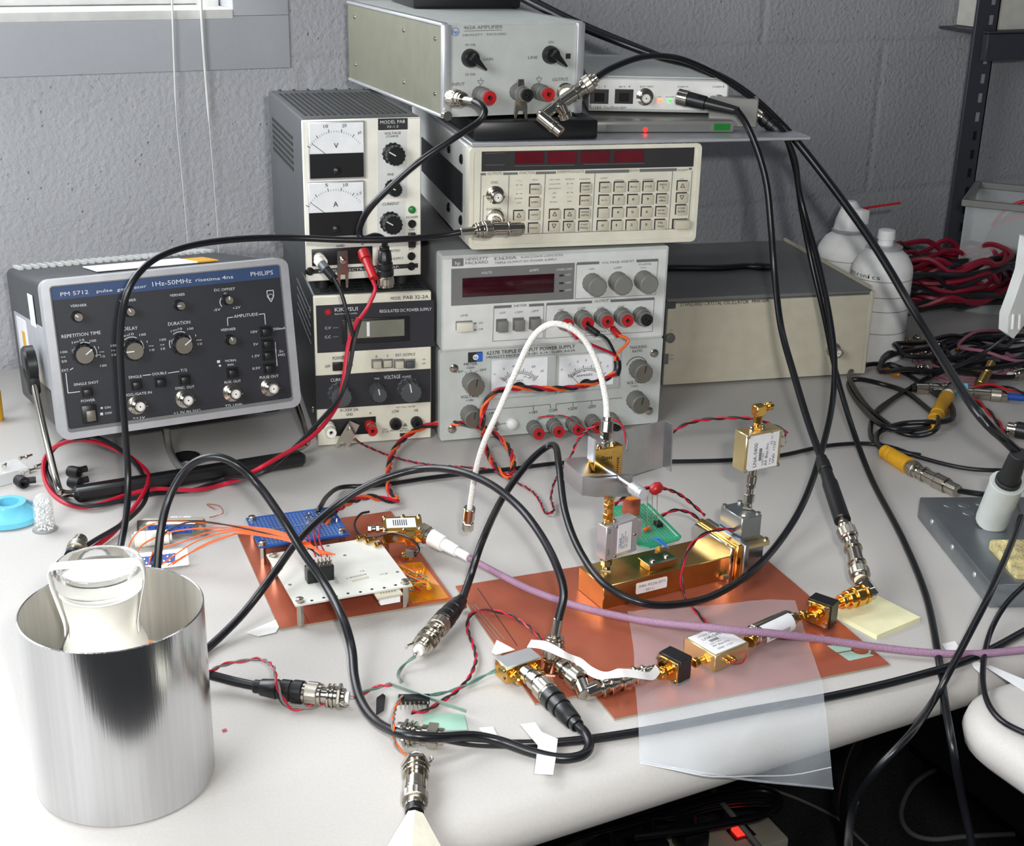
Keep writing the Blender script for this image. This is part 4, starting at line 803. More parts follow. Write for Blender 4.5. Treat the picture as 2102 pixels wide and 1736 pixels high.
e=thing('cap','milky white plastic cap lying between the two blue-faced connectors','cap',at(313,1104,.006)); b=MB(); segs(b,(-.015,.003,0),(.014,-.003,0),[(2,5.0,'beige'),(8,6.2,'foam'),(12,6.0,'foam'),(4,5.4,'foam'),(2,3.5,'foam')]); b.build('cap_body',e)
e=thing('jumper_wire','thin bent component lead lying beside the hooded connector','wire'); b=MB(); b.tube([at(430,1062,.002),at(445,1058,.002),at(458,1052,.003),at(450,1038,.004),at(425,1035,.002),at(440,1045,.002)],.0004,'copper',5); b.build('lead',e)
# ---------- left copper board and its boards ----------
t=thing('copper_board','copper clad board with milky edge under the blue and white circuit boards','copper board',(.2409,.7783,0),(0,0,-.111))
b=MB(); b.box(0,0,0,.1235,.157,.0016,'fr4'); b.box(0,0,.0015,.1235,.157,.0019,'copper')
for x,y in ((.02,.0),(.088,.0)): b.box(x-.0002,.0,.00191,x+.0002,.03,.00193,'ink')
b.build('board',t)
e=thing('amber_film_sheet','amber film sheet with tangled thin wires at the right end of the left copper board','film',(.2409,.7783,.002),(0,0,-.111))
b=MB(); b.prism([(.094,.004),(.121,.003),(.1195,.062),(.094,.066)],0,.0005,'kapton'); b.build('film',e)
for k in range(9):
    rn=random.Random(20+k); b=MB(); P=[(.098+rn.uniform(-.002,.004),.052+rn.uniform(-.01,.01),.004)]+[(rn.uniform(.096,.113),rn.uniform(.015,.045),rn.uniform(.002,.009)) for _ in range(4)]+[(.10+rn.uniform(-.01,.005),.022,.003)]
    b.tube(P,.00038,('owire','yellow','gwire','rwire','owire','yellow')[k%6],5,6); b.build('thin_wire',e)
b=MB(); segs(b,(.109,.012,.004),(.112,.022,.005),[(1,.5,'nick'),(4,1.8,'yellow'),(1,.6,'nick')]); b.build('component',e)
def standoffs(e,pts,h,z1,r=.0024):
    for x,y in pts:
        b=MB(); b.lathe((x,y,0),(0,0,1),[(0,r),(h,r)],'nick',6,False); b.build('standoff',e)
        b=MB(); b.lathe((x,y,h+z1),(0,0,1),[(0,.0032),(.0004,.0032),(.0005,.0027),(.0026,.0027),(.003,.0013)],'nick',16); b.build('screw',e)
e=thing('white_circuit_board','white circuit board on standoffs with a black pin header, in front of the blue one','circuit board',(.2507,.773,.0018),(0,0,-.076))
W1,D1,ZB=.0825,.0815,.0165
b=MB(); b.prism([(0,0),(W1,0),(W1,D1*.92),(W1-.012,D1),(0,D1)],ZB,ZB+.0012,'pcbw')
for k in range(9): b.lathe((.012+k*.0085,.0028+(k%2)*.001,ZB+.00121),(0,0,1),[(0,.0011),(.0001,.0011)],'gridm',10)
for x,y in ((.052,.060),(.079,.022),(.045,.079),(.004,.03),(.004,.055),(.03,.079)): b.lathe((x,y,ZB+.00121),(0,0,1),[(0,.0013),(.0001,.0013)],'gink',10)
b.prism([(.045,.018),(.058,.020),(.058,.0235),(.045,.0215)],ZB+.0012,ZB+.00125,'beige'); text(b,'140004',(.043,.024,ZB+.0013),(1,.1,0),(-.1,1,0),.015,.0022,'gink'); text(b,'TTB',(.066,.021,ZB+.0013),(1,.1,0),(-.1,1,0),.006,.0018,'gink'); text(b,'12',(.055,.031,ZB+.0013),(1,.1,0),(-.1,1,0),.003,.002,'gink')
for k in range(3): b.box(.036-k*.001,.02,ZB+.0012,.0363-k*.001,.03,ZB+.00125,'gink')
b.build('board',e); standoffs(e,[(.004,.004),(W1-.004,.004),(.004,D1-.005)],ZB,.0012)
b=MB(); b.box(.0155,.026,ZB+.0012,.0345,.034,ZB+.0125,'black',.0004,1); b.build('pin_header',e,'black pin header block')
for r_ in range(2):
    for k in range(7): b=MB(); b.lathe((.0168+k*.0027,.028+r_*.004,ZB+.0125),(0,0,1),[(0,.0005),(.0035,.0005),(.004,.0002)],'nick',6); b.build('pin',e)
b=MB(); b.box(.055,-.007,ZB-.0016,.073,.004,ZB-.0002,'beige'); b.box(.057,-.0075,ZB-.006,.071,-.003,ZB-.002,'white2')
for k in range(6): b.lathe((.059+k*.002,-.002,ZB-.0002),(0,0,1),[(0,.0006),(.0006,.0006)],'nick',6)
b.build('edge_socket',e,'cream edge socket under the front rim')
for k in range(3):
    b=MB(); x,y=.0715+k*.0045,.0815-k*.0075; segs(b,(x-.005,y-.002,ZB+.003),(x+.004,y+.0005,ZB+.003),[(1,2.2,'gold',4),(3,1.6,'gold',8),(1,2.2,'gold',4)]); b.build('edge_jack',e,'gold edge mounted jack')
e=thing('blue_prototype_board','blue perforated prototype board on standoffs at the back of the left copper board','circuit board',(.257,.8713,.0018),(0,0,-.115))
W2,D2,Z2=.0675,.0525,.0145
b=MB(); b.box(0,0,Z2,W2,D2,Z2+.0014,'pcbb')
for j in range(17):
    for k in range(22): 
        if (j in (8,)): continue
        b.box(.004+k*.0028,.003+j*.0028,Z2+.0014,.0056+k*.0028,.0041+j*.0028,Z2+.00145,'solder')
b.box(.006,.0262,Z2+.0014,W2-.006,.0276,Z2+.0015,'gink')
b.build('board',e); standoffs(e,[(.003,.003),(W2-.004,.006),(.004,D2-.004)],Z2,.0014)
rn=random.Random(9)
for k in range(26):
    b=MB(); x,y=.042+rn.uniform(0,.022),.022+rn.uniform(0,.022); b.lathe((x,y,Z2+.0014),(rn.uniform(-.5,.5),rn.uniform(-.5,.5),1),[(0,.0007),(.001,.0006),(rn.uniform(.002,.005),.0003)],'nick',6); b.build('solder_pin',e)
# gold amplifier module with big SMA and white cable end
e=thing('gold_module','gold plated amplifier module with white label at the back of the left copper board','module',(.3435,.845,.014),(0,0,-.35))
b=MB(); b.box(0,0,0,.030,.026,.010,'gold',.0006,1); b.box(.003,.006,.0099,.025,.022,.0103,'label'); 
for k in range(7): b.box(.008+k*.0016,.009,.0103,.0087+k*.0016,.019,.0104,'ink')
b.lathe((.009,0,.004),(0,-1,0),[(0,.002),(.0004,.002)],'gink',14); b.build('body',e)
for x,y in ((.002,.002),(.028,.002),(.002,.024),(.028,.024),(.016,.001),(.016,.025)): b=MB(); b.lathe((x,y,.0099),(0,0,1),[(0,.0018),(.001,.0018),(.0018,.001)],'nick',12); b.build('screw',e)
b=MB(); segs(b,(-.011,.016,.005),(0,.016,.005),[(3,3,'nick',6),(3,2.4,'nick'),(3,3.2,'nick',6),(2,2.4,'nick')]); b.build('coaxial_jack',e,'small nickel jack on the left side')
b=MB(); b.box(.016,-.010,.002,.024,-.001,.010,'gold',.0006,1); b.build('elbow_adapter',e,'gold right angle adapter')
b=MB(); b.lathe((.003,.003,-.0125),(0,0,1),[(0,.0018),(.0125,.0018)],'nick',6,False); b.build('standoff',e)
b=MB(); b.lathe((.027,.022,-.0125),(0,0,1),[(0,.0018),(.0125,.0018)],'nick',6,False); b.build('standoff',e)
# ---------- right copper board ----------
t=thing('copper_board','large copper clad board under the brass block, with thin engraved lines at its left corner','copper board')
P=[at(*u,0) for u in ((935,1207),(1185,1167),(1527,1113),(1825,1367),(1261,1479),(1226,1437),(1180,1432),(1098,1448))]
b=MB(); b.prism([(p.x,p.y) for p in P][::-1],0,.0014,'fr4'); b.prism([(p.x,p.y) for p in P][::-1],.0014,.0018,'copper')
def strip(b,p,q_,w,z,m):
    p=V((p.x,p.y,z));q_=V((q_.x,q_.y,z)); n=(q_-p).normalized(); n=V((-n.y,n.x,0))*w; b.add([p+n,q_+n,q_-n,p-n],[(0,1,2,3)],m)
for a,c in (((962,1245),(1018,1312)),((974,1240),(1036,1312)),((980,1206),(1062,1325)),((968,1242),(1026,1312))): strip(b,at(*a,.002),at(*c,.002),.0003,.0019,'solder' if a[1]>1230 else 'ink')
for u in ((1697,1325),): 
    Q=[at(*x,.0018) for x in ((1697,1325),(1728,1322),(1795,1345),(1743,1356))]; b.add([V((p.x,p.y,.00185)) for p in Q],[(0,1,2,3)],'ltg')
    cpt=at(1765,1334,.0018); b.lathe((cpt.x,cpt.y,.0018),(0,0,1),[(0,.0072),(.0001,.0072)],'ltg',24); b.lathe((cpt.x,cpt.y,.0019),(0,0,1),[(0,.0058),(.0001,.0058)],'copper',24); strip(b,at(1718,1340,.002),at(1752,1334,.002),.0006,.0020,'copper')
b.build('board',t)
e=thing('edge_jack','small gold and nickel jack standing at the left corner of the right copper board','connector'); b=MB(); segs(b,at(952,1218,.013),at(948,1248,.003),[(3,3.3,'gold'),(2,2.2,'gold'),(4,3,'gold',6),(2,4,'nick',4)]); b.build('jack_body',e)
# ---------- brass block, flange, waveguide ----------
BR=V((.451,.7071,.0018))
e=thing('brass_block','polished brass waveguide block with white paper label on the right copper board','metal block',BR,(0,0,.009))
L_,Dp,Hh=.1075,.034,.0184
b=MB(); b.box(0,0,0,L_-.002,Dp,Hh,'brass',.0006,1); b.box(.040,.004,Hh,.062,.016,Hh+.006,'brass',.0005,1); b.box(.039,.003,Hh+.0055,.063,.017,Hh+.0063,'nick')
for x,y in ((.045,.008),(.058,.010)): b.lathe((x,y,Hh+.006),(0,0,1),[(0,.0022),(.0012,.0022),(.002,.001)],'nick',12)
b.build('body',e)
b=MB(); b.prism(rrect(.027,.006,.053,.0145,.001),-.0004,0,'label',XZ); text(b,'040-9526-071',(.029,-.0006,.0108),(1,0,0),(0,0,1),.022,.0022,'gink'); text(b,'REV C',(.035,-.0006,.0072),(1,0,0),(0,0,1),.007,.002,'gink'); b.build('paper_label',e,'white paper label')
b=MB(); b.box(L_-.004,-.006,-.0014,L_,Dp+.006,Hh+.010,'nick',.0006,1); b.box(L_,-.008,-.0014,L_+.005,Dp+.008,Hh+.012,'gold',.0006,1); b.lathe((L_+.0005,.006,Hh+.007),(-1,0,0),[(0,.0016),(.0008,.0016)],'brass',12); b.lathe((L_-.002,-.003,.004),(-1,0,0),[(0,.0022),(.006,.0022)],'nick',8); b.build('flange',e)
e=thing('waveguide_adapter','grey metal waveguide elbow bolted beyond the brass block','waveguide',BR+V((L_+.005,-.001,-.0000)),(0,0,.009))
b=MB(); b.box(0,-.008,-.0014,.0045,Dp+.008,Hh+.012,'steel',.0006,1); b.box(.0045,.002,-.0014,.026,.030,Hh+.004,'steel',.0008,1); b.build('body',e)
b=MB(); b.box(.002,-.002,Hh+.004,.028,.036,Hh+.0075,'pgold',.0005,1); b.build('flange',e)
for x,y in ((.004,.001),(.026,.001),(.004,.033),(.026,.033)): b=MB(); b.lathe((x,y,Hh+.0075),(0,0,1),[(0,.0022),(.001,.0022),(.002,.001)],'nick',12); b.build('screw',e)
b=MB(); b.box(.005,.004,Hh+.0076,.023,.030,Hh+.027,'steel',.0005,1)
for x,y in ((.007,.006),(.021,.006),(.007,.028),(.021,.028)): b.lathe((x,y,Hh+.027),(0,0,1),[(0,.0018),(.0015,.0018)],'nick',10)
b.build('isolator_block',e,'brownish square metal block on top')
b=MB(); segs(b,(.0195,.017,Hh+.027),(.0245,.0205,Hh+.0580),[(1,4.5,'nick',4),(2,3,'nick'),(4,4,'nick',6),(3,2.6,'nick'),(2,3.4,'nick',6),(4,3.6,'nick'),(3,2.8,'nick'),(1,3.4,'gold',6)]); b.build('coaxial_adapter',e)
e=thing('pale_gold_amplifier','square pale gold amplifier box with large white label, held upright beside the clamp','amplifier',(.5738,.7200,.0783),(0,0,.013)); e.scale=(.985,.985,.985)
b=MB(); b.box(0,0,0,.0330,.0145,.0300,'pgold',.0006,1); b.box(.0022,-.0002,.0010,.0300,.001,.0285,'label')
o0=V((.006,-.0004,.004))
for s,x,w_,h_,bo in (('LNA-5800',.0105,.019,.0032,1),('52871463',.0170,.010,.0016,0),('RF Bay,Inc.',.0205,.018,.0024,0),('GND  +12V',.0272,.018,.0024,0),('I N          O U T',.0245,.026,.0018,0)): text(b,s,(x if s[0]!='I' else .0240,-.0004,.0035),(0,0,1),(-1,0,0),w_,h_,'ink',bool(bo))
for k in range(9): b.box(.0125,-.0004,.008+k*.0011,.0150,-.0002,.0086+k*.0011,'ink')
for x in (.0015,.0315):
    for z in (.0015,.0285): b.lathe((x,0,z),(0,-1,0),[(0,.0016),(.0008,.0014)],'nick',12)
b.build('body',e)
b=MB(); segs(b,(.0145,.007,.0300),(.0145,.007,.041),[(2,4.2,'gold',4),(3,3,'gold'),(6,3.4,'gold',6)]); b.box(.0105,.0035,.041,.0190,.0110,.0490,'gold',.0006,1); segs(b,(.0190,.007,.0465),(.0265,.007,.0465),[(2,2.6,'gold'),(1,3.2,'gold'),(4,3.1,'gold')]); b.build('elbow_adapter',e,'gold right angle adapter on top')
for x in (.0095,.0195): b=MB(); b.lathe((x,.007,.030),(0,0,1),[(0,.0017),(.0022,.0017),(.003,.0012)],'nick',10); b.build('screw',e)
b=MB()
for z in (.012,.02): segs(b,(.033,.007,z),(.0385,.006,z+.001),[(1,1.6,'nick'),(3,1.0,'nick')])
b.torus((.0385,.006,.016),(0,1,0),.0040,.0005,'nick',16,5); b.build('feedthrough',e)
e=thing('isolator','nickel isolator block with small white label standing upright on the brass block','isolator',(.4605,.7225,.0305),(0,0,.161))
b=MB(); b.box(0,0,0,.0298,.0102,.0262,'silver',.0005,1); b.box(-.0001,-.0004,.0,.0075,.001,.0262,'silver',.0003,1); b.box(.0110,-.0004,.003,.0235,.001,.0245,'label')
for s,x,w_,h_ in (('MICROWAVE',.0150,.012,.0012),('BP-40C89',.0165,.010,.0011),('100-2500-30',.0182,.013,.0011),('59-3000',.0200,.008,.0011)): text(b,s,(x,-.0006,.006),(0,0,1),(-1,0,0),w_,h_,'ink',True)
text(b,'TRAK',(.0140,-.0006,.007),(0,0,1),(-1,0,0),.008,.0020,'dblue',True); text(b,'IN',(.0035,-.0006,.021),(0,0,1),(-1,0,0),.003,.0018,'ink'); text(b,'OUT',(.0035,-.0006,.004),(0,0,1),(-1,0,0),.005,.0018,'ink')
for x,z in ((.009,.0015),(.009,.0245),(.0265,.014)): b.lathe((x,-.0004,z),(0,-1,0),[(0,.0012),(.0005,.001)],'nick',10)
b.box(.0298,.002,.008,.036,.009,.022,'silver',.0005,1); b.build('body',e)
for x in (.0018,.011):
    for z in (-.0014,.0262): b=MB(); b.lathe((x,.005,z),(0,0,1),[(0,.0016),(.0014,.0016)],'nick',10); b.build('screw',e)
b=MB(); segs(b,(.006,.005,-.0105),(.006,.005,0),[(1.2,5,'nick',4),(2,3,'nick'),(4,4,'nick',6),(2,3,'nick')]); b.build('lower_jack',e)
b=MB(); segs(b,(.006,.005,.0275),(.006,.005,.0475),[(2,3.4,'gold'),(4,4,'gold',6),(4,3,'gold'),(3,3.9,'gold',6),(3,3.3,'gold'),(3,4,'gold',6)]); b.build('upper_adapter',e,'gold adapter column')
# green prototype board with coil
Gb=thing('green_prototype_board','green perforated prototype board with copper coil and red capacitor, tilted beside the isolator','circuit board',(.4945,.7285,.0325),(.05,0,-.122))
b=MB(); b.prism([(-.002,0),(.004,-.005),(.030,.0),(.034,.004),(.034,.058),(.004,.062),(0,.058)],0,.0013,'pcbg')
for j in range(20):
    for k in range(10): b.lathe((.004+k*.0027,.004+j*.0026,.0013),(0,0,1),[(0,.0006),(.0001,.0006)],'solder',6)
b.box(.030,.004,.0013,.0315,.058,.0015,'ltg'); b.build('board',Gb)
b=MB()
for k in range(12): b.torus((.012,.044,.004+k*.0011),(0,0,1),.0062,.0006,'copper',24,5)
b.lathe((.012,.044,.0013),(0,0,1),[(0,.0058),(.016,.0058)],'kapton',24); b.build('coil',Gb,'copper wire coil')
b=MB(); b.lathe((.0195,.030,.026),(1,.1,.5),[(0,.002),(.002,.004),(.007,.0045),(.010,.0025)],'red',14); b.build('capacitor',Gb,'red capacitor on long leads')
for x in (.016,.020,.024): b=MB(); b.tube([(x-.002,.02,.001),(x-.001,.024,.014),(x+.0005,.029,.027)],.0003,'nick',5,4); b.build('lead',Gb)
b=MB(); b.box(.022,.020,.0013,.027,.026,.004,'black'); segs(b,(.008,.016,.003),(.018,.020,.003),[(1,.4,'nick'),(3,1.2,'owire'),(1,.4,'nick')]); b.build('components',Gb)
for k in range(3): b=MB(); b.tube([(.006+k*.003,.004,.002),(.010+k*.002,.0,.004),(.014+k*.001,-.005,.002),(.018,-.008,0)],.0004,'blwire',5,5); b.build('blue_wire',Gb)
b=MB(); b.lathe((.016,.004,-.0135),(0,0,1),[(0,.0022),(.0135,.0022)],'nick',6,False); b.build('standoff',Gb)
# ---------- clamp with plate ----------
c5=crop(920,830,3.694)
CL=at(*c5(1180,560),-.715)
e=thing('c_clamp','small bright aluminium clamp with long screw gripping a gold block and a metal plate','clamp',(0,0,0))
def P5(x,y,dy=0): u,v=c5(x,y); return at(u,v,-(.715+dy))
b=MB()
top=[P5(880,430,.0),P5(1020,545,-.020),P5(1130,560,-.020),P5(1400,530,-.006),P5(1395,560,.0),P5(1165,545,.008),P5(1085,520,.010),P5(1000,430,.03),P5(1085,395,.035),P5(895,405,.012)]
dz=V((0,0,.0135)); vs=[p for p in top]+[p-dz for p in top]; n=len(top)
b.add(vs,[tuple(range(n)),tuple(range(2*n-1,n-1,-1))]+[(i,(i+1)%n,n+(i+1)%n,n+i) for i in range(n)],'alu'); b.build('frame',e)
b=MB(); segs(b,P5(1120,440,.02),P5(1430,650,-.035),[(4,4.5,'alu'),(40,2.2,'alu',16)])
A=P5(1180,475,.015);B_=P5(1400,635,-.030)
for k in range(26): p=A.lerp(B_,k/26); b.torus(p,(B_-A),.0022,.0004,'alu',12,4)
b.build('screw',e,'threaded clamp screw'); b=MB(); segs(b,P5(1400,632,-.030),P5(1480,685,-.045),[(8,4.2,'silver'),(2,3.6,'silver')]); b.build('screw_head',e)
e=thing('bent_plate','bent aluminium plate standing on edge behind the clamp','plate')
P=[P5(1255,220,.02),P5(1640,125,.03),P5(1640,470,.03),P5(1395,550,.02),P5(1255,560,.02)]; n=V((.15,1,0)).normalized()*.0012
b=MB(); b.add([p for p in P]+[p+n for p in P],[(0,1,2,3,4),(9,8,7,6,5)]+[(i,(i+1)%5,5+(i+1)%5,5+i) for i in range(5)],'alu')
P=[P5(1640,125,.03),P5(1700,155,.018),P5(1685,510,.018),P5(1622,468,.03)]; n=V((1,.2,0)).normalized()*.0012
b.add([p for p in P]+[p+n for p in P],[(0,1,2,3),(7,6,5,4)]+[(i,(i+1)%4,4+(i+1)%4,4+i) for i in range(4)],'alu'); b.build('plate',e)
e=thing('gold_mixer_block','gold plated block with handwritten black marks held in the clamp','module',P5(1125,545,.012),(0,0,.02))
M0=e.matrix_basis.inverted() if 0 else None
b=MB(); b.box(-.003,-.001,-.012,.020,.007,.020,'gold',.0005,1); b.box(-.0045,-.002,.012,-.003,.006,.028,'silver'); text(b,'Sou',(.003,-.0013,.0115),(1,.0,0),(0,0,1),.008,.003,'ink'); b.lathe((.006,-.001,.0165),(0,-1,0),[(0,.0008),(.0002,.0008)],'brass',10); b.lathe((.012,-.001,.0165),(0,-1,0),[(0,.0008),(.0002,.0008)],'brass',10); text(b,'Summit',(.017,-.0013,-.008),(0,0,1),(-1,0,0),.02,.0022,'ink'); b.build('body',e)
for x in (.003,.014): b=MB(); b.lathe((x,.003,.020),(0,0,1),[(0,.0018),(.0012,.0018),(.002,.001)],'nick',12); b.build('screw',e)
# ---------- chain of RF parts on the plastic bag ----------
c9=crop(1340,1180,2.758); c7=crop(980,1180,3.774)
def A9(x,y,h): return at(*c9(x,y),h)
def A7(x,y,h): return at(*c7(x,y),h)
e=thing('small_gold_amplifier','low square pale gold amplifier box with white label lying on the plastic bag','amplifier',(.4717,.6035,.003),(0,0,.163))
b=MB(); b.box(0,0,0,.0307,.0287,.0123,'pgold',.0006,1); b.box(.0015,.0015,.0122,.029,.027,.0126,'label')
for s,y,w_,h_,bo in (('GND  +12V',.0045,.014,.0018,0),('RF Bay,Inc.',.0085,.015,.0018,0),('22917462',.0115,.010,.0014,0),('LNA-545',.0180,.016,.0026,1),('NF:0.9DB  GAIN 28DB',.0225,.02,.0013,0)): text(b,s,(.007,y,.0127),(1,0,0),(0,1,0),w_,h_,'ink',bool(bo))
for k in range(7): b.box(.010+k*.0011,.0140,.0126,.0106+k*.0011,.0165,.0127,'ink')
b.build('body',e)
b=MB(); segs(b,(-.010,.009,.006),(0,.009,.006),[(3,3.2,'gold',6),(3,2.4,'gold'),(1,4,'gold',4)]); b.build('input_jack',e)
b=MB()
for x in (.010,.015): segs(b,(x,-.004,.006),(x,0,.006),[(1,1.0,'nick'),(2,1.8,'gold')])
b.build('feedthrough',e)
b=MB(); b.tube([(.010,-.004,.006),(.018,-.006,.004),(.025,-.003,.005),(.027,0,.007)],.0005,'rwire',5); b.build('wire',e)
def cube(label,P,yaw,s=.0125,rx=0):
    e=thing('attenuator_cube',label,'attenuator',P,(rx,0,yaw)); e.scale=(1.22,1.3,1.3)
    b=MB(); b.box(-.0035,-s*.55,-s*.55,.0058,s*.55,s*.55,'black',.0003,1); b.build('body',e)
    b=MB(); b.box(-.0052,-s*.5,-s*.5,-.0035,s*.5,s*.5,'gold',.0003,1); b.box(.0058,-s*.5,-s*.5,.0070,s*.5,s*.5,'gold',.0003,1); b.build('end_plate',e)
    for y in (-1,1):
        for z in (-1,1): b=MB(); b.lathe((-.0052,y*s*.38,z*s*.38),(-1,0,0),[(0,.0014),(.001,.0012)],'nick',10); b.build('screw',e)
    for x0,x1 in ((-.0115,-.0052),(.006,.0125)): b=MB(); segs(b,(x0,0,0),(x1,0,0),[(2,2.6,'gold'),(2,3.3,'gold',6),(2,2.6,'gold')]); b.build('threaded_end',e)
    return e
PA=A9(115,520,.010); cube('black and gold attenuator cube left of the small pale gold amplifier',PA,.30)
PB=A9(955,205,.012); cube('black and gold attenuator cube beside the yellow note pad',PB,.42)
e=thing('cylinder_filter','dark chrome cylinder filter with white wrap label between amplifier and attenuator cube','filter')
b=MB(); segs(b,A9(560,345,.012),A9(775,250,.012),[(1,6.2,'nick',28),(22,7.0,'nick',28),(1,6.2,'nick',28)]); b.build('body',e)
P0=A9(600,345,.012);P1=A9(762,268,.012); ax=(P1-P0).normalized(); sd=V((0,0,1)).cross(ax).normalized(); vs=[];fs=[]
for i in range(2):
    for k in range(9): a=math.radians(200-k*14); vs.append((P0,P1)[i]+(sd*math.cos(a)+V((0,0,1))*math.sin(a))*.00715)
for k in range(8): fs.append((k,k+1,10+k,9+k))
b=MB(); b.add(vs,fs,'label',True)
for k in range(16):
    a=math.radians(185); d_=(sd*math.cos(a)+V((0,0,1))*math.sin(a)); p=P0.lerp(P1,.1+k*.045)+d_*.0073; b.add([p,p+ax*.0005,p+ax*.0005+V((0,0,.003)),p+V((0,0,.003))],[(0,1,2,3)],'ink')
b.build('wrap_label',e,'white wrap label with bars')
b=MB(); segs(b,A9(775,250,.012),A9(872,225,.012),[(1,2.6,'gold'),(3,3.6,'gold',6),(2,2.6,'gold'),(3,3.6,'gold',6)]); b.build('output_end',e,'gold threaded end')
b=MB(); segs(b,A9(545,380,.010),A9(600,310,.013),[(2,4.5,'gold'),(2,5.4,'gold'),(2,4.5,'gold')]); b.build('input_end',e,'gold elbow end')
e=thing('gold_bnc_adapter','gold coaxial adapter joining the attenuator cube to the nickel elbow','adapter'); b=MB(); segs(b,A9(1015,170,.013),A9(1205,105,.014),[(5,2.8,'gold'),(2,5.2,'gold'),(2,4.6,'gold'),(3,6.6,'gold'),(1,5.6,'gold'),(4,7.4,'gold'),(2,6.2,'gold'),(2,7.2,'gold')]); b.build('adapter_body',e)
e=thing('nickel_adapter_chain','nickel elbow and stacked coaxial adapters rising to a black probe cable','adapter')
EL=A9(1250,95,.015); b=MB(); segs(b,A9(1195,110,.014),EL,[(1,5.2,'nick'),(6,5.2,'nick')]); T1=at(1768,1190,.022); segs(b,EL+V((0,0,-.003)),T1,[(6,5.2,'nick'),(1,5.6,'nick')]); b.build('elbow',e)
T2_=at(1748,1115,.034); b=MB(); segs(b,T1,T2_,[(2,6,'nick'),(4,7.3,'nickr',36),(3,5.6,'nick'),(1,6.8,'nick'),(8,5.4,'nick'),(1,6.8,'nick'),(3,5.2,'nick')]); b.build('barrel',e)
T3=at(1733,1078,.042); b=MB(); segs(b,T2_,T3,[(3,5.2,'nick'),(1,6.8,'nick'),(5,7.2,'nickr',36),(2,5.5,'nick')]); b.build('plug',e)
# gold mixer on the left of the chain
e=thing('gold_splitter','gold block with brushed metal lid and three threaded jacks, propped on the right copper board','splitter',(.3445,.647,.004),(0,0,.085))
b=MB(); b.box(0,0,0,.026,.0141,.0110,'gold',.0004,1); b.box(0,0,.0110,.026,.0141,.0122,'silver',.0003,1)
for z in (.003,.008): b.lathe((0,.003,z),(-1,0,0),[(0,.0012),(.0008,.001)],'nick',8)
b.build('body',e)
for x in (.006,.0145,.022): b=MB(); segs(b,(x,0,.005),(x-.0005,-.008,.004),[(1,3.6,'gold',4),(2,2.4,'gold'),(3,3.4,'gold',6),(2,2.6,'gold')]); b.build('jack',e)
# nickel elbow + barrel chain left of cube
e=thing('nickel_elbow_chain','nickel coaxial elbow and barrel adapters between the gold splitter and the attenuator cube','adapter')
G1=A7(640,700,.012);G2=A7(800,830,.010);EL=A7(840,930,.006)
b=MB(); segs(b,G1,G2,[(3,4.8,'nick'),(2,6.4,'nick'),(3,5.2,'nick'),(2,6.8,'nick'),(6,7.3,'nickr',36),(1,6.4,'nick')]); b.build('plug',e)
EL=A7(835,915,.007); b=MB(); segs(b,G2,EL+(EL-G2)*.12,[(6,5.1,'nick')]); G3=A7(945,870,.008); segs(b,EL,G3,[(6,5.1,'nick')]); b.build('elbow',e)
G4=A7(1160,800,.009); b=MB(); segs(b,G3,G4,[(1,7.2,'nick'),(3,5.4,'nick'),(1,7.2,'nick'),(5,6.8,'nick',20,5.8),(1,7,'nick'),(3,5.6,'nick')]); b.build('barrel',e)
G5=A7(1390,720,.010); b=MB(); segs(b,G4,G5,[(3,5,'nick'),(2,6.2,'nick'),(3,4.2,'nick'),(2,5,'nick'),(4,3.2,'nick'),(3,2.6,'black')]); b.build('reducer',e)
e=thing('paper_strip','narrow curling white paper strip lying over the coaxial adapters','paper'); 
pts=[A7(400,530,.022),A7(520,545,.026),A7(660,610,.022),A7(780,670,.014),A7(870,740,.015),A7(970,780,.018),A7(1080,760,.024),A7(1180,760,.022),A7(1280,775,.018),A7(1350,780,.014),A7(1400,720,.014)]
Pc=crom(pts,5); vs=[];fs=[]
for i,p in enumerate(Pc): d_=(Pc[min(i+1,len(Pc)-1)]-Pc[max(0,i-1)]).normalized(); s_=V((0,0,1)).cross(d_).normalized(); s_=(s_*.7+V((0,0,.7))).normalized(); vs+=[p-s_*.0028,p+s_*.0028]
for i in range(len(Pc)-1): fs.append((2*i,2*i+1,2*i+3,2*i+2))
b=MB(); b.add(vs,fs,'paper',True); b.build('strip',e)
def sheet(name,label,cat,P,m,th=.0003,kind=None):
    e=thing(name,label,cat); b=MB(); n=len(P); b.add([p for p in P]+[p+V((0,0,th)) for p in P],[tuple(range(n))[::-1],tuple(range(n,2*n))]+[(i,(i+1)%n,n+(i+1)%n,n+i) for i in range(n)],m); b.build(cat.replace(' ','_')+'_sheet',e); return e
sheet('tape_piece','white tape corner sticking up behind the gold splitter','tape',[A7(110,600,.002),A7(150,505,.006),A7(290,580,.012),A7(145,618,.012)],'tape')
for lb,pp_ in (('white tape end at the front corner of the left copper board',[(506,1298),(566,1272),(576,1282),(566,1298),(530,1306)]),('torn white tape over the black cable at the front of the bench',[(1068,1487),(1098,1483),(1112,1503),(1145,1517),(1140,1560),(1135,1590),(1097,1588),(1104,1530)]),('small white tape square right of the nickel jacks',[(984,1494),(1012,1492),(1022,1512),(996,1514)]),('white paper scrap beside the purple cable at the right',[(1933,1322),(1960,1316),(1975,1336),(1945,1340)]),('white paper scrap under the crossing cables at the right',[(1990,1352),(2016,1362),(2012,1382),(1998,1370)])):
    z=.0008 if pp_[0][0]!=1068 else .0062; sheet('tape_piece',lb,'tape',[at(*u,z) for u in pp_],'tape')
sheet('side_desk_strip','long pale adhesive strip on the side desk','strip',[at(2022,1368,.0006),at(2032,1366,.0006),at(2110,1398,.0006),at(2110,1424,.0006)],'label')
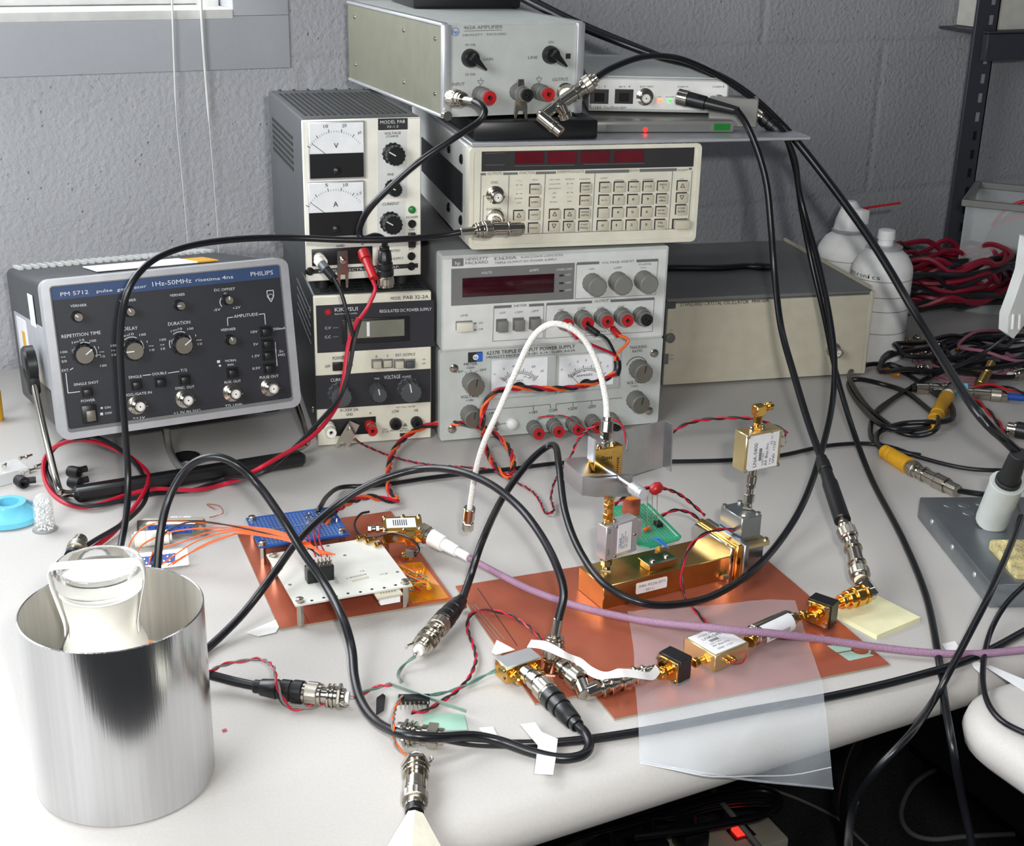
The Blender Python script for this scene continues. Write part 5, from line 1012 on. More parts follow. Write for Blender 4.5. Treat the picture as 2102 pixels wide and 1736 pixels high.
# plastic bag
pl=[[(1288,1256),(1340,1250),(1400,1245),(1480,1242),(1560,1232),(1632,1232)],[(1300,1330),(1360,1330),(1430,1325),(1510,1320),(1590,1312),(1655,1306)],[(1303,1400),(1365,1402),(1440,1400),(1530,1394),(1610,1386),(1686,1396)],[(1310,1480),(1375,1480),(1450,1472),(1540,1460),(1620,1450),(1692,1440)],[(1312,1558),(1385,1572),(1460,1583),(1545,1572),(1625,1562),(1702,1530)],[(1314,1563),(1390,1577),(1468,1590),(1550,1602),(1630,1610),(1710,1618)]]
zs=[[.0045]*6,[.003]*6,[.003,.0032,.003,.0032,.003,.003],[.0068,.0070,.0066,.0068,.0068,.0068],[.0015,.0020,.002,-.008,-.018,-.012],[.0008,.001,-.004,-.018,-.028,-.040]]
e=thing('plastic_bag','clear plastic bag lying over the copper board and hanging over the front edge','bag'); b=MB(); vs=[];fs=[]
def gi(a,j,i): return a[j][i]
rows=[]
for j in range(6): rows.append([at(*pl[j][i],zs[j][i]) for i in range(6)])
rows=[crom(r_,4) for r_ in rows]; colz=[crom([rows[j][i] for j in range(6)],4) for i in range(len(rows[0]))]
nj=len(colz[0]); rn=random.Random(2)
for i in range(len(colz)):
    for j in range(nj): vs.append(colz[i][j]+V((0,0,rn.uniform(0,.0009))))
for i in range(len(colz)-1):
    for j in range(nj-1): fs.append((i*nj+j,(i+1)*nj+j,(i+1)*nj+j+1,i*nj+j+1))
b.add(vs,fs,'poly',True); o=b.build('bag_film',e)
b=MB(); b.tube([c[-1] for c in colz],.0007,'poly',5,1); b.tube([c[-3] for c in colz[::1]],.0003,'label',4,1); b.build('seam',e)
# note pad
e=thing('note_pad','pale yellow sticky note pad under the gold coaxial adapter','note pad',(.5996,.5949,0),(0,0,.141)); b=MB(); b.box(0,0,0,.0454,.0406,.0034,'note'); b.build('pad',e)
# ---------- soldering stand ----------
e=thing('soldering_stand','galvanised soldering iron stand with embossed front, at the right edge of the bench','soldering stand',(.7025,.5945,.0005),(0,0,-.423))
b=MB(); b.box(0,0,0,.105,.1515,.0184,'steel',.0012,2)
for y in (.03,.075,.12): b.lathe((0,y,.011),(-1,0,0),[(0,.0022),(.0008,.0018)],'silver',12)
for x,y in ((.018,.135),(.03,.135),(.045,.137),(.028,.12)): b.lathe((x,y,.0184),(0,0,1),[(0,.0045),(.0005,.004)],'steel',16)
text(b,'Weller',(.024,-.0004,.006),(1,0,0),(0,0,1),.034,.010,'silver',True); b.build('base',e)
b=MB(); b.box(.020,.008,.016,.080,.060,.0255,'sponge',.003,2); b.build('sponge',e,'worn yellow sponge')
e2=thing('iron_holder','pale grey tubular holder with soldering iron, standing on the galvanised stand','soldering iron')
H0=at(2035,1070,.022);H1=at(2068,990,.062)
b=MB(); segs(b,H0-(H1-H0)*.1,H0,[(2,9,'steel'),(2,10.5,'steel')]); b.build('spring_socket',e2)
b=MB(); segs(b,H0,H1,[(1,12,'hpgrey'),(20,12.4,'hpgrey'),(1,13,'hpgrey')]); b.build('tube',e2)
H2=at(2092,930,.092); b=MB(); segs(b,H1,H2,[(3,9.5,'rubber'),(20,8,'rubber',20,6.5)]); b.build('iron_handle',e2,'black iron handle')
b=MB(); b.tube([at(2070,1000,.05),at(2084,1020,.045),at(2095,1058,.035)],.0010,'nick',6); b.build('spring_clip',e2)
e3=thing('white_fixture','white plastic arm of a fixture reaching in at the right edge','fixture'); 
b=MB(); P=[at(2112,490,-.80),at(2102,560,-.80),at(2085,610,-.80),at(2070,650,-.80),at(2068,685,-.80),at(2080,695,-.80),at(2125,640,-.80),at(2300,900,-.80),at(2300,480,-.80)]; n=V((.3,1,0)).normalized()*.015
b.add([p for p in P]+[p+n for p in P],[tuple(range(9)),tuple(range(17,8,-1))]+[(i,(i+1)%9,9+(i+1)%9,9+i) for i in range(9)],'lgrey'); b.build('arm_body',e3)
for dx in (0,9): b=MB(); P=[at(2080+dx*1.5,645,-.798),at(2078+dx*1.5,675,-.798)]; b.tube(P,.0012,'white',6,1); b.build('groove',e3)
# ---------- cables ----------
def pp(p):
    if isinstance(p,V): return p
    q_=at(*p)
    if len(p)>2 and p[2]<-.2 and q_.z<.0035 and q_.y>.53: return at(p[0],p[1],.0035)
    return q_
def Q_(*L,y=None,z=None): return [(a[0],a[1],a[2] if len(a)>2 else (-y if y else z)) for a in L]
cable('coaxial_cable','short black cable looping from the amplifier input down to a hanging booted plug','cable',
 [(972,207,-1.0),(988,216,-.99),(995,232,-.985),(980,252,-.985),(930,285,-.985),(860,332,-.99),(800,385,-1.0),(757,430,-1.01),(738,470,-1.03),(745,490,-1.03),(770,484,-1.03),(788,492,-1.03),(790,508,-1.035)],.0027,ends=[('plug',(975,208,-1.005),(925,200,-1.035),CRIMP),('booted_plug',(789,505,-1.035),(792,588,-1.035),BOOT)])
cable('coaxial_cable','long black cable from the function generator output, hanging over the pulse generator','cable',
 [(948,476,-.99),(900,484,-.995),(800,492,-1.0),(700,492,-1.01),(600,488,-1.02),(500,490,-1.02),(400,502,-1.01),(330,525,-1.0),(285,560,-.99),(258,610,-.985),(247,690,-.985),(250,790,-.985),(258,900,-.98),(263,980,-.975),(260,1050,-.96),(248,1120,.006),(236,1165,.004),(228,1200,.004)],.0026,ends=[('plug',(944,476,-.99),(1010,470,-.99),CRIMP)])
b=MB(); e=thing('tee_adapter','nickel tee adapter on the lower output jack of the function generator','adapter'); c=at(1018,462,-.995); segs(b,at(1003,470,-.99),at(1075,468,-.985),[(3,6.2,'nick'),(10,5.4,'nick'),(2,6.2,'nick'),(8,5.2,'nick'),(2,4.6,'nick')]); b.build('barrel',e); b=MB(); segs(b,DS.M@DS.L(*crop(920,250,3.893)(372,765)),c,[(4,7,'nickr',36),(2,5.4,'nick'),(3,5,'nick')]); b.build('coupling_nut',e)
cable('coaxial_cable','thick black cable arching over the left copper board to the gold splitter','cable',
 [(322,1175,-.85),(330,1090,-.86),(348,1020,-.87),(385,960,-.87),(432,938,-.86),(480,950,-.85),(530,995,-.84),(580,1065,-.81),(620,1130,-.79),(665,1195,-.765),(702,1265,-.73),(722,1330,-.71),(728,1390,.010),(742,1440,.008),(775,1483,.010),(830,1507,.018),(900,1513,.016),(970,1510,.010),(1030,1522,.006),(1090,1543,.005),(1150,1556,.0045),(1195,1550,.0045),(1210,1530,.005),(1202,1505,.007),(1185,1488,.009)],.0029,seg=14,ends=[('booted_plug',(1186,1490,.009),(1108,1405,.010),BOOT)])
b=MB(); o=thing('barrel_adapter','nickel barrel adapter joining the booted plug to the first jack of the gold splitter','adapter'); segs(b,at(1106,1402,.0105),at(1068,1374,.010),[(3,6.2,'nick'),(2,5,'nick'),(4,5.6,'nick'),(3,4.4,'nick',6)]); b.build('barrel',o)
cable('coaxial_cable','black cable arching from behind the can to the upright nickel plug on the gold splitter','cable',
 [(405,1345,.004),(440,1318,.004),(500,1258,.012),(560,1180,.03),(620,1100,-.83),(700,1030,-.84),(780,985,-.83),(860,963,-.82),(930,965,-.79),(1000,990,-.76),(1060,1035,-.73),(1105,1090,-.70),(1140,1155,-.675),(1157,1215,-.66),(1146,1272,-.655)],.0027,seg=14,ends=[('plug',(1146,1268,-.656),(1134,1352,-.652),CRIMP)])
b=MB(); o=thing('upright_adapter','upright nickel adapter under the plug at the end of the gold splitter','adapter'); segs(b,at(1134,1350,-.652),at(1128,1392,-.652),[(2,6.2,'nick'),(4,5.2,'nick'),(4,6.2,'nick',6)]); b.build('barrel',o)
cable('coaxial_cable','black cable looping from the wired nickel jack over the brass block up to the oscilloscope','cable',
 [(948,1232,.012),(965,1185,.02),(990,1110,.04),(1030,1025,-.83),(1080,955,-.85),(1118,920,-.86),(1140,916,-.85),(1148,960,-.82),(1160,1050,-.78),(1190,1130,-.74),(1240,1198,-.70),(1310,1235,-.675),(1380,1241,-.67),(1460,1224,-.675),(1540,1175,-.69),(1600,1112,-.72),(1650,1030,-.75),(1685,930,-.80),(1708,830,-.85),(1713,740,-.88),(1703,650,-.91),(1680,540,-.95),(1655,450,-.98),(1640,390,-.99),(1632,330,-.99),(1612,278,-.99)],.0027,seg=14,ends=[('booted_plug',(948,1230,.012),(893,1294,.010),BOOT),('booted_plug',(1614,282,-.99),(1548,226,-1.015),BOOT)])
def wired_jack(label,P,Q):
    e=thing('wired_jack',label,'connector'); conn(e,'jack_body',pp(P),pp(Q),JACK)
    b=MB(); d=(pp(Q)-pp(P)).normalized(); s=d.cross(V((0,0,1))).normalized(); c=pp(P).lerp(pp(Q),.62); b.tube([c+s*.007,c+s*.009+d*.003,c+s*.0085+d*.006],.0007,'nick',6); b.build('solder_tag',e)
wired_jack('wired nickel jack with green wires, between the two copper boards',(893,1294,.010),(851,1345,.008))
cable('coaxial_cable','short black cable from the can to a booted plug lying on the bench','cable',[(395,1378,.012),(430,1385,.010),(480,1398,.008),(530,1409,.008)],.0030,ends=[('booted_plug',(522,1408,.008),(662,1426,.0085),BOOT)])
wired_jack('wired nickel jack with red and black wires, right of the can',(660,1426,.0085),(728,1432,.008))
e=thing('coaxial_cable','short black cable end under the arching cable in front of the small chip board','cable'); conn(e,'plug',at(912,1512,.0085),at(866,1508,.0085),[(3,5,'nick'),(5,7.6,'nick',6),(3,6,'nick')]); b=MB(); b.tube([at(908,1513,.008),at(935,1519,.006),at(960,1523,.004),at(1010,1526,.0032),at(1100,1526,.0032),at(1200,1518,.0032),at(1310,1502,.0032),at(1410,1484,.0032),at(1500,1466,.0032),at(1600,1448,.0032),at(1690,1432,.0032),at(1800,1408,.0032),at(1900,1382,.0032),at(1960,1364,.0032),at(2030,1335,.0032),at(2120,1286,.0032)],.0027,'cab',12); b.build('jacket',e); e['label']='black cable taped along the bench front, running under the plastic bag'
wired_jack('wired nickel jack half hidden below the thick arching cable',(866,1508,.0085),(806,1500,.0085))
cable('coaxial_cable','black cable end wrapped in masking tape at the bottom edge','cable',[(848,1760,.004),(850,1700,.006),(851,1668,.008)],.0030,ends=[('plug',(851,1670,.008),(853,1606,.0085),[(3,5,'black'),(3,5.6,'nick'),(4,7.4,'nickr',36),(2,7,'nick'),(5,6.6,'nick')])])
wired_jack('wired nickel jack with an orange wire, nearest the bottom edge',(853,1606,.0085),(855,1542,.008))
K['mtape']=mat('cream masking tape',(226,222,204),.55,bump=.3,bsc=120)
Pm=[at(*u) for u in ((838,1664,.010),(868,1668,.012),(905,1736,.004),(925,1800,.002),(760,1800,.002),(795,1736,.003))]
e=thing('masking_tape','wrinkled masking tape wrapped over the cable at the bottom edge','tape'); b=MB(); mid=at(848,1700,.012); mid2=at(842,1800,.012)
b.add([Pm[0],at(852,1662,.0145),Pm[1],Pm[2],Pm[3],mid2,Pm[4],Pm[5],mid],[(0,1,8,7),(1,2,3,8),(8,3,4,5),(7,8,5,6)],'mtape',True); b.build('tape_wrap',e)
# upper cables
cable('coaxial_cable','black cable from channel A of the oscilloscope down to the long strain relief','cable',
 [(1510,223,-.985),(1532,255,-.98),(1556,312,-.97),(1574,380,-.96),(1583,470,-.95),(1590,560,-.94),(1603,670,-.91),(1630,770,-.86),(1657,860,-.81),(1680,925,-.765),(1688,945,-.75)],.0030,seg=14,ends=[('booted_plug',(1516,228,-.985),(1392,198,-1.03),[(22,3.6,'black',20,5.4),(12,6.2,'black',20,6.6),(7,7.2,'nick')]),('strain_relief',(1686,940,-.752),T3+(at(1731,1073,.044)-T3)*.5,[(3,4.5,'black'),(6,5.2,'black',20,5.4),(8,4.8,'black',20,5.2),(24,6,'black',20,6.2),(2,4,'nick')])])
e=thing('inline_box','small grey box adapter plugged into channel B of the oscilloscope','adapter',at(1505,226,-1.018),(0,0,-.62)); b=MB(); b.box(-.022,-.008,-.014,.022,.010,.012,'gfilm',.001,1); b.build('box_body',e); b=MB(); segs(b,at(1446,196,-1.04),at(1488,212,-1.025),[(3,7,'nick'),(5,7.2,'nickr',36),(2,5,'nick')]); o=b.build('coupling_nut',None); o.parent=e; o.matrix_parent_inverse=(MX.Translation(e.location)@MX.Rotation(-.62,4,'Z')).inverted()
cable('thick_cable','thick black cable sweeping from the top of the tower to the soldering iron','cable',
 [(1050,-15,-1.18),(1120,20,-1.14),(1200,58,-1.10),(1340,112,-1.05),(1430,137,-1.04),(1520,182,-1.03),(1610,262,-1.0),(1700,372,-.96),(1800,512,-.90),(1900,680,-.82),(2000,838,.125),(2065,905,.100),(2092,930,.090)],.0036,seg=12)
cable('thin_cable','thin black cable lying along the thick one above the amplifier','cable',[(1075,-12,-1.17),(1190,45,-1.12),(1330,103,-1.07),(1430,142,-1.05),(1500,172,-1.04),(1560,222,-1.02)],.0020)
cable('coaxial_cable','black cable from the amplifier output tee, falling past the bench front to the floor','cable',
 [(1222,160,-.985),(1255,140,-.985),(1310,119,-.99),(1360,115,-1.0),(1410,125,-1.01),(1480,158,-1.01),(1550,208,-1.005),(1605,265,-1.0),(1632,345,-1.005),(1645,430,-1.0),(1664,530,-.99),(1692,650,-.96),(1715,760,-.92),(1750,880,-.87),(1790,985,-.82),(1850,1100,-.76),(1900,1220,-.69),(1925,1340,-.60),(1938,1430,-.53),(1955,1530,-.495),(1975,1640,-.49),(1995,1736,-.48),(2005,1850,-.47)],.0026,seg=12)
e=thing('tee_adapter','nickel tee and elbow adapters on the amplifier output','adapter')
b=MB(); segs(b,at(1226,158,-.985),at(1195,180,-.99),[(2,4,'nick'),(2,6,'nick'),(4,7.4,'nickr',36),(2,6.6,'nick')]); b.build('plug',e)
b=MB(); segs(b,at(1196,180,-.99),at(1128,226,-.995),[(3,5.4,'nick'),(1,6.4,'nick'),(8,5.2,'nick'),(2,6,'nick'),(4,5,'nick')]); segs(b,at(1165,200,-1.0),AMP.M@(AMP.L(*crop(540,0,2.893)(1790,545))+V((0,-.004,0))),[(2,5,'nick'),(5,7.2,'nickr',36)]); b.build('tee_body',e)
b=MB(); segs(b,at(1150,212,-.99),at(1162,242,-.99),[(4,4.6,'nick'),(2,5.6,'nick')]); b.build('side_port',e)
b=MB(); segs(b,at(1134,222,-.993),at(1110,240,-.99),[(5,5.0,'nick')]); segs(b,at(1108,236,-.99),at(1152,272,-.975),[(8,5.0,'nick'),(2,5.4,'nick'),(4,4.6,'nick')]); b.build('elbow',e)
cable('thin_cable','thin black cable crossing the bench behind the clamp toward the right edge','cable',
 [(650,1052,.020),(658,1040,.022),(672,1018,.012),(700,1000,.004),(760,997,.003),(820,990,.003),(900,978,.003),(1050,962,.003),(1150,950,.003),(1250,946,.003),(1380,947,.003),(1500,944,.003),(1600,935,.003),(1690,916,.003),(1770,910,.003),(1830,918,.003),(1900,942,.003),(1990,962,.004),(2090,966,.006)],.0019)
cable('iron_cable','black cable from the soldering stand crossing the bench corner toward the floor','cable',[(2096,1060,.034),(2070,1130,.034),(2030,1222,.032),(1990,1300,.018),(1950,1376,.006),(1915,1440,-.53),(1870,1505,-.50),(1800,1580,-.50),(1755,1650,-.52),(1742,1720,-.53),(1745,1800,-.54)],.0024)
cable('thin_cable','thin black cable curving over the side desk corner','cable',[(2120,1185,.03),(2065,1240,.022),(2032,1300,.008),(2018,1370,.0035),(2024,1432,.0035),(2055,1478,.0035),(2120,1512,.0035)],.0019)
cable('thin_cable','thin black cable slanting from the white fixture down to the cable pile','cable',[(2125,648,-.86),(2060,695,-.88),(2000,735,-.9),(1930,765,.02),(1893,780,.010),(1840,815,.004),(1801,848,.003)],.0018)
# yellow booted cable
YB=[(3,6.4,'yellow'),(1,5.4,'yellow'),(3,6.8,'yellow'),(1,5.8,'yellow'),(14,7.0,'yellow',20,7.6),(2,6,'nick'),(4,7.4,'nickr',30),(3,6,'nick')]
cable('booted_cable','coiled black cable with yellow boots on the right part of the bench','cable',
 [(1818,930,.006),(1800,908,.005),(1806,886,.005),(1850,870,.005),(1905,866,.009),(1950,862,.009),(1957,845,.008),(1948,825,.006),(1925,812,.005),(1890,786,.005),(1850,762,.005),(1805,747,.005),(1765,752,.006),(1745,765,.006),(1750,790,.009),(1780,835,.006),(1815,865,.004),(1850,888,.004),(1890,893,.004),(1920,882,.010),(1925,858,.010),(1905,840,.004),(1860,805,.004),(1810,788,.004),(1760,778,.010),(1742,790,.004),(1765,830,.004),(1810,872,.010),(1860,882,.010),(1905,876,.004),(1912,868,.006)],.0026,ends=[('yellow_booted_plug',(1815,926,.006),(1888,970,.006),YB),('yellow_booted_plug',(1912,872,.006),(1955,795,.008),YB)])
e=thing('nickel_adapter_row','row of nickel barrel adapters on the yellow booted plug','adapter'); b=MB(); segs(b,at(1886,968,.006),at(1966,1008,.006),[(3,5.6,'nick'),(1,7,'nick'),(6,5.6,'nick'),(1,7,'nick'),(5,6.8,'nick'),(1,7,'nick'),(6,5.6,'nick')]); b.build('barrel',e)
cable('coaxial_cable','black cable leading from the row of nickel adapters toward the soldering stand','cable',[(1962,1006,.006),(2000,1012,.004),(2060,1020,.004),(2120,1030,.004)],.0024)
cable('coaxial_cable','short black cable lying under the yellow booted coil','cable',[(1925,762,.003),(1880,790,.003),(1830,820,.003),(1795,850,.003),(1790,900,.003),(1840,925,.003),(1890,935,.003)],.0024)
def bitconn(name,label,P,Q,L): e=thing(name,label,'connector'); conn(e,'connector_body',at(*P),at(*Q),L)
bitconn('barrel_connector','nickel connectors with light blue tape at one end, in front of the cable pile',(1870,796,.006),(1985,800,.006),[(3,4,'black'),(8,5.6,'nick'),(2,6.5,'nick'),(8,5.8,'nick'),(2,6.5,'nick'),(5,5,'nick'),(8,6.8,'teal',4)])
bitconn('barrel_connector','nickel connector with purple blue sleeve at the right edge',(2102,816,.006),(1985,806,.006),[(8,3.8,'dblue'),(3,6,'nick'),(5,7,'nickr',30),(8,5.6,'nick'),(3,5,'nick')])
bitconn('brass_connector','dull brass connector standing up in the cable pile',(2035,745,.022),(2010,790,.006),[(6,5,'brass'),(2,6,'brass'),(8,5.5,'brass')])
bitconn('round_jack','nickel jack facing the camera in the cable pile',(2095,765,.008),(2070,770,.008),[(4,7,'nick'),(2,6,'nick'),(2,3,'white2')])
bitconn('amber_plug','small amber ribbed plug in front of the spray cans',(1813,758,.005),(1848,770,.005),[(2,3,'kapton'),(2,3.6,'kapton'),(2,3,'kapton'),(2,3.6,'kapton'),(4,3,'kapton',16,2)])
bitconn('black_connector','black and nickel connector at the right edge above the soldering iron',(2120,888,.008),(2068,878,.008),[(12,8,'black'),(2,7.5,'nick'),(5,6,'nick')])
twist('wire_pair','red and black wire pair curving down to the soldering iron','wire',[(2110,808,.02),(2050,793,.014),(2005,795,.010),(1985,808,.006),(2020,835,.004),(2055,875,.004),(2078,915,.006),(2100,940,.01)],.0013,('red','cab'),.06)
e=thing('loose_connectors','heap of small loose nickel and brass connectors under the cable pile','connectors'); rn=random.Random(11); b=MB()
for k in range(26):
    p=at(rn.uniform(1850,2000),rn.uniform(690,760),rn.uniform(.004,.014)); a=rn.uniform(0,6.28); d_=V((math.cos(a),math.sin(a),rn.uniform(-.2,.2)))*.010; segs(b,p,p+d_,[(3,2.6,rn.choice(('nick','gold','brass','nick'))),(2,3.8,'nick'),(3,2.4,'nick')])
o=b.build('heap',e); o['kind']='stuff'
for k in range(3): cable('translucent_tube','pinkish clear thin tube looping in front of the cable pile','tube',[(1850+14*k,705+8*k,.01),(1880+10*k,745+8*k,.006),(1950,770+8*k,.004),(2020,775+6*k,.004),(2060,760+6*k,.006)],.0011,'pink',group='pinkish thin tubes before the cable pile')
# white and purple cables
cable('braided_cable','white braided cable arching up from the clamped gold block, its free end hanging','cable',
 [(1246,862,-.725),(1243,815,-.73),(1227,750,-.735),(1198,695,-.74),(1160,668,-.745),(1122,668,-.75),(1090,698,-.76),(1060,760,-.77),(1025,840,-.78),(993,910,-.79),(975,975,-.80),(964,1045,-.805)],.0021,'wbraid',seg=14,ends=[('nut',(1247,856,-.725),(1244,888,-.722),[(3,3,'nick'),(8,4.6,'nick')]),('nut',(964,1042,-.805),(960,1088,-.81),[(8,4.4,'nick'),(2,3.4,'nick'),(6,4.2,'nick',6)])])
b=MB(); o=thing('jack_adapter','nickel adapter between the white braided cable and the gold block','adapter'); segs(b,at(1244,886,-.722),at(1243,915,-.722),[(5,3.8,'nick',6),(2,2.6,'nick'),(3,3,'nick')]); b.build('adapter_body',o)
cable('purple_cable','purple braided cable with white boot crossing the boards to the right edge','cable',
 [(952,1139,.014),(1020,1176,.010),(1100,1215,.010),(1200,1248,.010),(1300,1270,.012),(1380,1281,.018),(1450,1287,.0215),(1520,1294,.0215),(1600,1301,.018),(1700,1314,.010),(1800,1328,.006),(1900,1339,.005),(2000,1342,.005),(2120,1332,.006)],.0026,'purple',seg=14,ends=[('white_boot',(962,1144,.014),(885,1102,.018),[(12,3.2,'white2'),(14,4.2,'white2',20,4.8),(14,6.0,'white2',20,6.6)]),('nut',(886,1103,.018),(858,1088,.020),[(4,6.4,'nick'),(10,7.2,'nick',6),(2,5,'gold')])])
# wires
wr='wire pair'
twist('test_lead_pair','red and black lead pair looping under the pulse generator toward the can','lead',
 [(738,652,-1.03),(722,700,-1.03),(708,780,-1.02),(690,830,-1.01),(640,890,-.99),(590,930,-.975),(530,968,-.96),(470,985,.006),(400,1005,.004),(320,1008,.004),(260,1020,.004),(190,1038,.004),(140,1030,.004),(105,1000,.004),(92,955,.010),(110,920,.02),(150,900,.03),(200,903,.03),(255,930,.02),(290,960,.012),(303,990,.012),(290,1030,.010),(245,1080,.006),(195,1115,.005),(150,1142,.005),(115,1178,.004)],.0019,('rwire','bwire'),.16,.0021)
cable('banana_lead','red banana plug lead end in the twin meter supply','lead',[(765,575,-1.035),(770,595,-1.03),(755,630,-1.03),(738,655,-1.028)],.0017,'rwire',ends=[('banana_plug',(768,572,-1.035),(745,515,-1.06),[(14,3.8,'red'),(6,4.8,'red')])])
cable('banana_lead','black banana plug lead end in the twin meter supply','lead',[(683,566,-1.04),(700,600,-1.035),(712,640,-1.03),(725,690,-1.028)],.0017,'bwire',ends=[('banana_plug',(686,572,-1.04),(652,532,-1.06),[(8,3.8,'black'),(5,4.0,'steel'),(4,4.4,'ivory')])])
for lb,c0_,c1_,m in (('black plug and lead in the common post of the digital supply',(1203,668),(1225,683),'cab'),('red plug and lead in the first post of the digital supply',(1167,668),(1185,690),'rwire'),('orange striped plug and lead in the third post of the digital supply',(1252,668),(1268,686),'owire')):
    cable('banana_lead',lb,'lead',[(*c1_,-.985),(c1_[0]+22,c1_[1]+14,-.98),(1264,730,-.98),(1268,752,-.98)],.0013,m,ends=[('banana_plug',(c1_[0]+2,c1_[1]+2,-.984),(*c0_,-1.0),[(10,3.0,'black' if m=='cab' else 'red'),(4,3.4,'label' if m!='cab' else 'black')])])
cable('heat_shrink','black heat shrink sleeve joining the three banana leads','sleeve',[(1267,740,-.98),(1268,755,-.978),(1264,770,-.976)],.0034,'black')
twist('wire_bundle','twisted red, orange and black wire bundle from the digital supply to the blue board','wire',
 [(1264,766,-.976),(1235,780,-.975),(1185,794,-.975),(1130,798,-.975),(1070,796,-.975),(1020,803,-.975),(996,830,-.975),(990,870,-.97),(996,915,.005),(1015,955,.004),(1040,977,.004),(1053,962,.006),(1050,930,.010),(1025,897,.014),(985,876,.018),(930,868,.018),(880,873,.014),(835,895,.010),(806,930,.006),(797,975,.006),(800,1010,.006),(815,1026,.006),(790,1025,.008),(755,1020,.014),(715,1032,.02),(680,1055,.022),(665,1075,.018)],.0012,('rwire','owire','bwire'),.035,.0016)
twist('wire_pair','thin red and black pair wandering over the bench behind the white cable end','wire',[(728,900,-1.04),(745,912,.003),(800,935,.003),(870,952,.003),(974,960,.003),(1009,965,.003),(1061,990,.003),(1093,1009,.003),(1109,1030,.003),(1120,1052,.003),(1137,1047,.003),(1131,1020,.006),(1140,985,.02),(1160,955,.05),(1172,935,-.77),(1190,897,-.76),(1220,872,-.75)],.0006,('rwire','bwire'),.012)
twist('wire_pair','thin red and dark pair on the binding posts of the analog supply','wire',[(1105,858,-.995),(1130,853,-.99),(1170,858,-.985),(1205,885,-.98),(1225,915,-.96),(1235,935,-.9)],.0006,('rwire','gwire'),.02)
twist('wire_pair','red and dark pair bending over the top of the clamped gold block','wire',[(1255,862,-.74),(1275,872,-.735),(1285,895,-.73),(1287,925,-.725)],.0007,('rwire','gwire'),.03)
twist('wire_pair','red and black pair from the clamp to the upright pale gold amplifier','wire',[(1378,888,-.75),(1405,872,-.75),(1440,862,-.75),(1490,858,-.745),(1540,859,-.74),(1580,870,-.74),(1612,885,-.735),(1612,893,-.73)],.0007,('rwire','bwire'),.02)
twist('wire_pair','red and black pair arching behind the green board to the flange, upper one','wire',[(1262,1035,-.74),(1300,1010,-.75),(1345,1000,-.76),(1390,1012,-.765),(1425,1038,-.765),(1447,1058,-.76)],.0007,('rwire','bwire'),.02)
twist('wire_pair','red and black pair behind the green board, lower one','wire',[(1358,1058,-.765),(1385,1047,-.765),(1415,1052,-.765),(1437,1068,-.765)],.0007,('rwire','bwire'),.02)
twist('wire_pair','red and black pair looping over the brass block down to the small gold amplifier','wire',[(1557,1145,-.72),(1547,1110,-.72),(1515,1090,-.72),(1475,1087,-.715),(1435,1103,-.71),(1407,1140,-.70),(1399,1190,-.695),(1410,1230,.006),(1435,1262,.006),(1455,1282,.010)],.0007,('rwire','bwire'),.03)
twist('wire_pair','red and black pair from the gold splitter around to the small chip board','wire',[(1113,1312,.012),(1080,1282,.005),(1040,1260,.005),(1000,1253,.005),(968,1260,.004),(960,1290,.003),(972,1325,.003),(977,1355,.003),(962,1392,.003),(935,1420,.003),(905,1440,.003),(875,1458,.004),(845,1462,.005)],.0007,('rwire','bwire'),.02)
twist('wire_pair','green wire pair from the gold splitter to the small chip board','wire',[(1017,1376,.009),(995,1386,.005),(950,1409,.003),(900,1424,.004),(855,1428,.008)],.0006,('gwire','gwire'),.03)
twist('wire_pair','green and grey wire pair from the wired jack down to the small chip board','wire',[(853,1346,.008),(832,1362,.004),(818,1382,.003),(825,1400,.006)],.0006,('gwire','rope'),.03)
twist('wire_pair','red and grey wire pair curling around the booted plug beside the can','wire',[(423,1382,.014),(460,1364,.010),(500,1356,.010),(535,1353,.012),(560,1368,.018),(568,1400,.018),(578,1430,.010),(598,1453,.003),(630,1452,.003),(665,1443,.003)],.0007,('rwire','rope'),.02)
twist('wire_pair','orange and grey wire pair from the chip board down to the lowest jack','wire',[(826,1428,.010),(812,1452,.010),(807,1490,.020),(812,1525,.006),(830,1546,.004),(853,1545,.008)],.0006,('owire','rope'),.02)
twist('wire_pair','red and green wire pair from the jack right of the can to the chip board','wire',[(728,1432,.008),(755,1418,.006),(780,1408,.006),(803,1404,.010)],.0007,('rwire','gwire'),.02)
oc=[((262,1153),(268,1112),(300,1080),(360,1070)),((275,1156),(290,1120),(340,1095),(400,1085)),((305,1158),(320,1130),(380,1110),(430,1092)),((330,1160),(360,1138),(400,1112),(450,1095)),((345,1160),(380,1140),(430,1115),(470,1100)),((355,1158),(400,1128),(440,1108),(480,1096))]
for k,L in enumerate(oc):
    cable('orange_wire','thin orange wire arching from the blue pin connector to the black pin header','wire',[(*L[0],.006),(*L[1],.016),(*L[2],.026),(*L[3],.030),(500,1080+3*k,.032),(570,1090+3*k,.034),(630,1112+2*k,.036),(658+6*k,1138,.0345)],.00055,'owire',group='orange wires from the pin connector')
cable('black_wire','thin black wire running with the orange wires','wire',[(325,1110,.02),(350,1085,.03),(400,1070,.034),(470,1078,.034),(560,1098,.034),(625,1120,.034),(655,1140,.033)],.0006,'bwire')
for k in range(3): cable('red_wire','thin red wire dropping from the blue board into the pin header','wire',[(632+12*k,1085-4*k,.018),(636+10*k,1110,.030),(648+12*k,1142,.034)],.0006,'rwire',group='red wires into the pin header')
